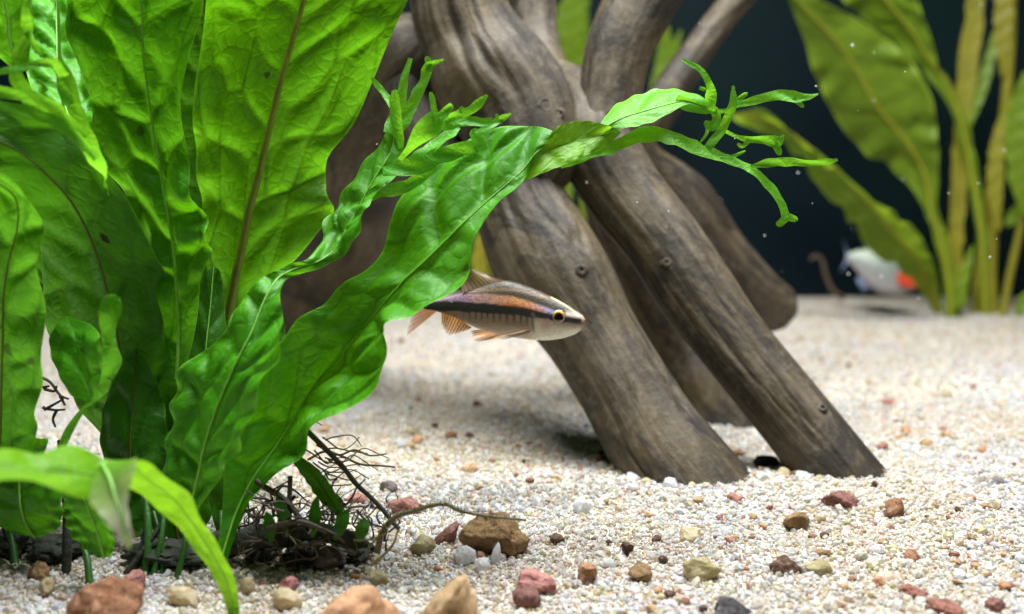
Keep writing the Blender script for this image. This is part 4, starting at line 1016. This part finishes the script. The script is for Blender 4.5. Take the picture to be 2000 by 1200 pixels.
def fish_body(parent, top, bot, d, x0, x1, thick, colour, mat, n=150, m=80, yaw=0.0):
    u = np.linspace(0, 1, n)
    xs_ = x0 + (x1 - x0) * (0.5 - 0.5 * np.cos(np.pi * (0.02 + 0.98 * u)))
    yt, yb = interp(xs_, top), interp(xs_, bot)
    k = np.ones(7) / 7
    pad = lambda a: np.convolve(np.pad(a, 3, 'edge'), k, 'valid')
    yt, yb = pad(yt), pad(yb)
    cy, hh = (yt + yb) / 2, np.maximum((yb - yt) / 2, 0.6)
    th = np.linspace(0, 2 * np.pi, m, endpoint=False)
    tk = interp(xs_, thick)
    py = cy[:, None] - hh[:, None] * np.cos(th)[None, :]
    dd = d + yaw * ((xs_ - (x0 + x1) / 2) * px_cm(d))[:, None] - (hh * tk * px_cm(d))[:, None] * np.sign(np.sin(th)) * np.abs(np.sin(th)) ** 0.85
    px = np.broadcast_to(xs_[:, None], py.shape)
    V = at_n(px, py, dd)
    col = colour(px, py, cy[:, None], hh[:, None])
    uv = np.stack([px * px_cm(d) * 2, py * px_cm(d) * 2], -1).reshape(-1, 2)
    Vf = V.reshape(-1, 3); Fq = grid_faces(n, m, True).tolist()
    Fq += [tuple(range(m))[::-1], tuple(range((n - 1) * m, n * m))]
    return mesh_obj('body', Vf, Fq, mat, parent, cols=col.reshape(-1, 3), uvs={'skin': uv})

M['barb_skin'] = fish_material('barb_skin', 0.08, 0.42, bump=0.3)
M['tetra_skin'] = fish_material('tetra_skin', 0.2, 0.3)
FD = 24.0
def barb_colour(x, y, cy, hh):
    nz = fbm(np.stack([x * 0.09, y * 0.16, x * 0], -1), 3)
    nf = vnoise(np.stack([x * 0.35, y * 0.35, x * 0 + 4], -1))
    ys = interp(x, [(1145,629),(1092,623),(1060,616),(1030,611),(1000,607),(950,603),(900,600),(840,597)])
    hw = interp(x, [(1145,4),(1100,5.5),(1060,6),(1030,7.5),(1000,8.5),(900,9.5),(840,9)])
    dy = y - ys
    # belly / flank
    flank = lerp(np.broadcast_to(np.array([0.27, 0.165, 0.13]), x.shape + (3,)), [0.42, 0.34, 0.27], smooth(12, 46, dy))
    head = smooth(1028, 1052, x)
    flank = lerp(flank, [0.66, 0.63, 0.54], head * smooth(4, 22, dy))
    pink = np.exp(-((x - 1066) / 12) ** 2 - ((y - 634) / 9) ** 2)
    flank = lerp(flank, [0.50, 0.20, 0.20], pink * 0.7)
    gill = np.exp(-((x - (1040 + (y - 630) * 0.12)) / 2.6) ** 2) * smooth(2, 8, dy) * smooth(42, 30, dy)
    flank = lerp(flank, [0.14, 0.08, 0.05], gill * 0.85)
    # dark vertical smudges hanging from the stripe
    sm = (0.5 + 0.5 * np.sin(x * 2 * np.pi / 12.5 + 0.8 * np.sin(x * 0.06))) ** 2
    smud = sm * smooth(32 + 8 * nz, 9, dy) * smooth(0, 6, dy) * smooth(890, 930, x) * (1 - head)
    flank = lerp(flank, [0.045, 0.03, 0.024], smud)
    # back
    up = -dy - hw
    back = lerp(np.broadcast_to(np.array([0.060, 0.040, 0.019]), x.shape + (3,)), [0.026, 0.020, 0.012], 0.5 + 0.5 * nz)
    stripe2 = np.exp(-((up - interp(x, [(840,6),(950,27),(1000,33),(1060,30)])) / 3.0) ** 2)
    back = lerp(back, [0.24, 0.15, 0.075], stripe2 * 0.6)
    bt = interp(x, [(840,9),(900,15),(950,20),(1000,19),(1040,14),(1075,10),(1095,6)])
    bandc = np.zeros(x.shape + (3,)); 
    for xa, c in ((840,(0.20,0.12,0.17)),(900,(0.26,0.16,0.24)),(935,(0.38,0.21,0.20)),(975,(0.50,0.25,0.16)),(1010,(0.66,0.29,0.11)),(1050,(0.58,0.30,0.20)),(1072,(0.42,0.45,0.75)),(1090,(0.34,0.38,0.70))):
        w = np.exp(-((x - xa) / 18.0) ** 2)[..., None]; bandc = bandc + w * np.array(c)
    wsum = sum(np.exp(-((x - xa) / 18.0) ** 2)[..., None] for xa in (840,900,935,975,1010,1050,1072,1090)) + 1e-6
    bandc = bandc / wsum
    low = smooth(8, 1, up) * smooth(960, 990, x) * smooth(1075, 1050, x)
    bandc = lerp(bandc, [0.60, 0.14, 0.03], low * 0.8)
    bandc = bandc * (1 + 0.35 * nf[..., None])
    band = smooth(-1, 1.5, up) * smooth(bt + 2.5, bt - 2.5, up) * smooth(1102, 1084, x)
    c = np.where((dy < 0)[..., None], back, flank)
    # top of head
    hd = smooth(1062, 1078, x) * (dy < -hw * 0.6)
    c = lerp(c, [0.055, 0.045, 0.032], hd * 0.85)
    gold = np.exp(-((y - interp(x, [(1070,578),(1090,588),(1110,600),(1125,611)])) / 1.8) ** 2) * smooth(1072, 1080, x) * smooth(1132, 1122, x)
    c = lerp(c, [0.72, 0.60, 0.34], gold)
    pale = smooth(1100, 1108, x) * np.exp(-((dy + hw + 6) / 5.0) ** 2)
    c = lerp(c, [0.72, 0.62, 0.52], pale * 0.9)
    c = lerp(c, bandc, band)
    lips = np.exp(-((x - 1138) / 5) ** 2 - ((y - 623) / 4) ** 2)
    c = lerp(c, [0.72, 0.40, 0.22], lips)
    st = smooth(hw + 1.8 + 3 * nz, hw - 1.2 + 2 * nz, np.abs(dy)) * smooth(1139, 1133, x) * (1 - 0.6 * np.exp(-((x - 1041) / 3.5) ** 2))
    c = lerp(c, [0.010, 0.009, 0.010], st)
    mouth = np.exp(-((y - (632 + (1141 - x) * 0.10)) / 1.4) ** 2) * smooth(1122, 1130, x)
    c = lerp(c, [0.10, 0.05, 0.04], mouth * 0.8)
    return np.clip(c, 0.004, 0.9)

barb = empty('striped_barb', at(985, 610, FD))
tag(barb, 'small striped barb with black side stripe swimming out behind the fern leaf', 'fish')
TOP = [(1143,625),(1139,618),(1128,608),(1112,598),(1090,586),(1060,571),(1035,561),(1010,552),(985,547),(960,553),(935,561),(910,569),(885,577),(862,585),(850,588),(838,592),(826,596)]
BOT = [(1143,631),(1140,638),(1134,646),(1122,654),(1100,661),(1075,665),(1050,665),(1020,662),(985,656),(955,650),(930,641),(905,630),(880,618),(860,611),(850,608),(838,606),(826,603)]
THK = [(840,0.32),(900,0.36),(980,0.44),(1050,0.50),(1090,0.58),(1125,0.75),(1143,0.95)]
body = fish_body(barb, TOP, BOT, FD, 826, 1143, THK, barb_colour, M['barb_skin'], 190, 96, yaw=-0.10)
body.data.materials[0] = M['barb_skin']

def eye(parent, px, py, d, rad_px, rings, iris_mat_cols, lookz=0.55):
    r = rad_px * px_cm(d)
    n, m = 28, 40
    c = at(px, py, d)
    ph = np.linspace(0, np.pi, n); th = np.linspace(0, 2 * np.pi, m, endpoint=False)
    ax = at(px, py, d - 1) - c; ax = ax / np.linalg.norm(ax)
    X = np.cross(ax, [0, 0, 1]); X /= np.linalg.norm(X); Y = np.cross(X, ax)
    V = c + r * (np.cos(ph)[:, None, None] * ax * lookz + np.sin(ph)[:, None, None] * (np.cos(th)[None, :, None] * X + np.sin(th)[None, :, None] * Y))
    a = np.sin(ph)[:, None] * np.ones(m)[None, :]; up = np.sin(ph)[:, None] * np.sin(th)[None, :]
    col = iris_mat_cols(a, up, np.broadcast_to(ph[:, None] < np.pi / 2, a.shape))
    return mesh_obj('eye', V.reshape(-1, 3), grid_faces(n, m, True), M['eye'], parent, cols=col.reshape(-1, 3))
def eye_material():
    t = NT('eye')
    c = t.n('ShaderNodeVertexColor', layer_name='col').outputs[0]
    return t.done(t.n('ShaderNodeBsdfPrincipled', {'Base Color': c, 'Roughness': 0.12, 'Coat Weight': 0.7, 'Coat Roughness': 0.04}).outputs[0])
M['eye'] = eye_material()
def barb_eye(a, up, front):
    c = np.zeros(a.shape + (3,)); c[:] = (0.26, 0.23, 0.15)
    c = lerp(c, [0.60, 0.47, 0.02], smooth(0.45, 0.6, up))
    c = lerp(c, [0.42, 0.11, 0.02], smooth(0.74, 0.68, a))
    c = lerp(c, [0.003, 0.003, 0.005], smooth(0.64, 0.60, a))
    c = lerp(c, [0.03, 0.02, 0.015], smooth(0.88, 0.93, a))
    c[~front] = (0.05, 0.04, 0.03)
    return c
eye_d = FD - 0.10 * (1091 - 992) * px_cm(FD) - 40 * 0.56 * px_cm(FD) * 0.86
ey = eye(barb, 1091, 620, eye_d, 15.0, None, barb_eye, 0.42)
fin(barb, 'dorsal_fin', 'fin_brown', [(986,549),(950,558),(904,572)], [(950,535),(918,526),(898,548)], FD, 0.1)
fin(barb, 'tail_fin', 'fin_tail', [(850,589),(842,598),(852,609)], [(798,548),(806,598),(794,657)], FD + .35, 0.35, nu=36)
fin(barb, 'anal_fin', 'fin_amber', [(862,611),(892,622),(922,640)], [(862,634),(876,656),(912,646)], FD, -.05, scallop=.10)
fin(barb, 'pelvic_fin', 'fin_amber', [(990,655),(970,652),(940,644)], [(960,664),(928,667),(918,646)], FD - .35, -.1, scallop=.06)
fin(barb, 'pectoral_fin', 'fin_brown', [(1036,641),(1037,645),(1035,650)], [(965,652),(968,660),(985,664)], FD - .58, -.12)
settle(barb)

TD = 57.5
def tetra_colour(x, y, cy, hh):
    v = (y - cy) / hh
    c = np.zeros(x.shape + (3,)); c[:] = (0.25, 0.28, 0.25)
    c = lerp(c, [0.40, 0.37, 0.37], smooth(-0.1, 0.7, v))
    c = lerp(c, [0.36, 0.42, 0.30], smooth(-0.3, -0.9, v))
    return c
tetra = empty('silver_tetra', at(1730, 545, TD))
tag(tetra, 'pale silver fish with a red head patch low beside the far plant', 'fish')
fish_body(tetra, [(1797,549),(1786,534),(1765,512),(1740,494),(1715,486),(1690,486),(1670,490),(1655,497)], [(1797,555),(1786,566),(1765,577),(1742,580),(1718,575),(1700,562),(1684,544),(1668,522),(1655,510)], TD, 1655, 1797,
          [(1655,0.35),(1720,0.45),(1797,0.7)], tetra_colour, M['tetra_skin'], 90, 60)
fin(tetra, 'tail_fin', 'fin_blue', [(1658,497),(1656,503),(1658,509)], [(1645,464),(1652,500),(1640,534)], TD, 0.2)
fin(tetra, 'dorsal_fin', 'fin_blue', [(1725,488),(1710,487),(1695,487)], [(1708,462),(1694,458),(1688,476)], TD, 0.1)
fin(tetra, 'anal_fin', 'fin_blue', [(1700,562),(1690,552),(1680,538)], [(1684,566),(1676,556),(1672,544)], TD, 0.1)
t_ = NT('red_patch'); M['redpatch'] = t_.done(t_.n('ShaderNodeBsdfPrincipled', {'Base Color': (0.60, 0.06, 0.025, 1), 'Roughness': 0.35}).outputs[0])
gv_ = []
for i in range(9):
    for j in range(9):
        x_ = 1753 + 42 * i / 8; s_ = (j / 8 - .5)
        half = 15 * math.sqrt(max(0.05, 1 - ((i - 4) / 4.8) ** 2))
        y_ = 546 + 2 * s_ * half + (x_ - 1775) * 0.12
        hb = 34 * math.sqrt(max(0.04, 1 - ((x_ - 1730) / 72) ** 2))
        k_ = min(1.0, abs(y_ - 540) / 44)
        gv_.append(at(x_, y_, TD - hb * 0.66 * px_cm(TD) * math.sqrt(max(0.05, 1 - k_ ** 2)) - .12))
mesh_obj('gill_cover', np.array(gv_), grid_faces(9, 9), M['redpatch'], tetra)['label'] = 'red head patch'
e2 = eye(tetra, 1762, 543, TD - 36 * 0.55 * px_cm(TD), 6.5, None, lambda a, up, fr: lerp(np.broadcast_to(np.array([0.30, 0.30, 0.42]), a.shape + (3,)).copy(), [0.02, 0.02, 0.05], smooth(0.75, 0.6, a)), 0.5)
settle(tetra)

# ------------------------------------------------------------------ plants at the back
sw = empty('sword_plant', at(1850, 605, 57)); tag(sw, 'broad-leaved olive green sword plant rooted in the far sand', 'plant')
kw = dict(quilt=0.12, spacing=2.4, ruffle=0.25, fold=0.25, n=70, m=25)
def back_leaf(par, st, mat='sword', rib='sword_stem', r=0.10, **k2):
    k = dict(kw); k.update(k2); return add_leaf(par, st, mat, rib, r, **k)
back_leaf(sw, [(1845,625,1855,625,1867,625,57),(1840,540,1850,540,1862,540,56.8),(1822,460,1834,460,1848,460,56.5),(1806,412,1818,412,1832,408,56.3,.3,.0),(1788,362,1810,352,1834,350,56.0,.8,-.2),(1752,328,1788,302,1834,296,55.7,1.4,-.4),(1686,290,1750,252,1828,238,55.3,1.6,-.4),(1643,245,1712,205,1818,182,54.8,1.6,-.4),(1614,189,1682,152,1792,136,54.3,1.5,-.3),(1588,133,1650,102,1750,91,53.8,1.2,-.2),(1572,77,1614,58,1688,44,53.3,.9,0),(1548,18,1572,16,1622,6,52.8,.4,0),(1536,-20,1548,-20,1566,-24,52.4)], seed=31, n=100)
back_leaf(sw, [(1916,625,1924,625,1934,625,57.5),(1906,450,1914,450,1924,450,57.2),(1884,320,1894,320,1906,320,56.8),(1862,235,1874,232,1886,228,56.4),(1836,176,1850,166,1862,170,56,.3,0),(1788,122,1812,112,1832,122,55.5,.6,.2),(1738,74,1782,62,1820,78,55,1,.4),(1682,28,1742,14,1806,40,54.5,1.2,.5),(1640,-10,1700,-40,1788,-6,54,1.2,.6),(1605,-70,1660,-100,1750,-70,53.5,1,.5),(1590,-150,1610,-160,1640,-160,53)], seed=32, n=100)
back_leaf(sw, [(1822,612,1832,612,1842,612,56.5),(1800,568,1816,560,1832,556,55.8,.2,-.2),(1762,526,1790,505,1818,500,54.8,.5,-.4),(1702,478,1748,455,1796,458,53.5,.6,-.5),(1670,432,1710,408,1762,424,52.5,.6,-.5),(1632,386,1668,362,1712,388,51.5,.5,-.4),(1590,332,1620,318,1650,340,50.5,.3,-.3),(1540,282,1562,272,1590,290,49.7,.2,-.2),(1484,250,1510,238,1540,247,49,.1,-.1),(1440,236,1462,226,1492,214,48.4),(1428,228,1434,224,1442,220,48.2)], seed=33, n=100)
strips(sw, [([(1868,618,57.8),(1866,500,57.6),(1874,350,57.4),(1886,180,57),(1900,60,56.6),(1912,-60,56.2)], [18,24,28,32,36,34], {'tilt': 0.3})], 'sword_stem', 'leaf')
strips(sw, [([(1876,600,56.6),(1882,540,56.5),(1900,480,56.4)], [18,22,8])], 'sword', 'leaf')
strips(sw, [([(1890,250,57),(1912,190,57),(1934,110,57),(1956,30,57)], [8,20,20,8])], 'sword', 'leaf')
settle(sw)
stp = empty('stem_plant', at(1945, 612, 57.5)); tag(stp, 'tall yellow-stemmed plant with narrow upright leaves beside the sword plant', 'plant')
for pts, r0 in (([(1938,622,58),(1934,520,58),(1945,380,57.8),(1962,230,57.5),(1972,100,57.2),(1978,-60,57)], .36), ([(1958,625,57),(1972,540,57),(1992,450,56.8),(2012,360,56.6)], .22), ([(1905,622,58.4),(1912,520,58.4),(1925,430,58.2),(1935,330,58)], .26)):
    tv, tf = tube(catmull([at(*p) for p in pts], 40), np.linspace(r0, r0 * .7, 40), 12)
    cmv = np.stack([tv[:, 0] * 2, tv[:, 2]], -1); rel = np.full((len(tv), 2), 0.5)
    mesh_obj('stem', tv, tf, M['sword_stem'], stp, uvs={'cm': cmv, 'rel': rel, 'cell': np.full((len(tv), 2), 0.5)})
strips(stp, [([(1950,450,57),(1944,380,56.8),(1946,300,56.6),(1966,200,56.4)], [10,26,28,12])], 'sword_stem', 'leaf')
strips(stp, [([(2000,420,56),(1990,340,55.8),(1988,240,55.6),(2002,140,55.4)], [10,40,44,16])], 'sword', 'leaf')
strips(stp, [([(1965,440,57),(1990,415,57),(2030,390,57)], [10,30,14])], 'sword', 'leaf')
strips(stp, [([(1960,150,57),(1958,70,56.8),(1962,-10,56.6),(1970,-80,56.4)], [10,30,34,16])], 'sword_stem', 'leaf')
strips(stp, [([(1985,620,57),(2000,590,57),(2030,560,57)], [10,26,14])], 'sword', 'leaf')
settle(stp)
# plant glimpsed between the driftwood branches
bp = empty('background_plant', at(1120, 560, 60)); tag(bp, 'blurred yellow-green plant glimpsed between the driftwood branches', 'plant')
for pts, w, mt in (([(1108,560,61),(1112,300,60.5),(1115,160,60),(1110,60,59.5),(1120,-40,59)], [14,16,44,56,30], 'sword'), ([(1140,540,61),(1138,300,60.5),(1134,120,60),(1128,20,59.6),(1150,-40,59)], [12,14,40,44,20], 'sword'),
                   ([(1290,560,61),(1270,300,60.5),(1285,180,60),(1300,90,59.6),(1290,20,59)], [12,14,30,26,12], 'sword'), ([(950,575,58),(942,540,58),(936,500,58),(940,440,58)], [10,34,30,14], 'sword_stem'), ([(1250,560,61),(1255,260,60.5),(1300,140,60),(1330,60,59.5)], [10,14,24,12], 'sword')):
    strips(bp, [(pts, w)], mt, 'leaf')
settle(bp)
# curled brown rootlet on the far sand
tv, tf = tube(catmull([at(1648, 585, 60), at(1625, 565, 60), at(1612, 535, 60), at(1606, 510, 60), at(1594, 500, 60), at(1582, 508, 60)], 40), np.linspace(.15, .09, 40), 8)
tag(mesh_obj('brown_runner', tv, tf, plain('brown_runner', (0.05, 0.032, 0.014), (0.09, 0.06, 0.03), 0.6, 300)), 'thin curled brown runner standing on the far sand', 'runner')

# suspended specks
r = np.random.default_rng(23)
v0, f0 = ico(0); V, Fc = [], []
for i in range(55):
    px, py = r.uniform(650, 2000), r.uniform(0, 620); d = r.uniform(17, 40)
    s = r.uniform(0.006, 0.018) * d / 22
    e = np.array([r.uniform(.7, 1.5), 1, r.uniform(.7, 1.5)])
    V.append(at(px, py, d) + v0 * s * e); Fc.append(f0 + 12 * i)
t_ = NT('speck'); M['speck'] = t_.done(t_.n('ShaderNodeBsdfPrincipled', {'Base Color': (0.75, 0.78, 0.82, 1), 'Roughness': 0.5}).outputs[0])
tag(mesh_obj('floating_debris', np.vstack(V), np.vstack(Fc), M['speck']), 'tiny pale specks floating in the water', kind='stuff')
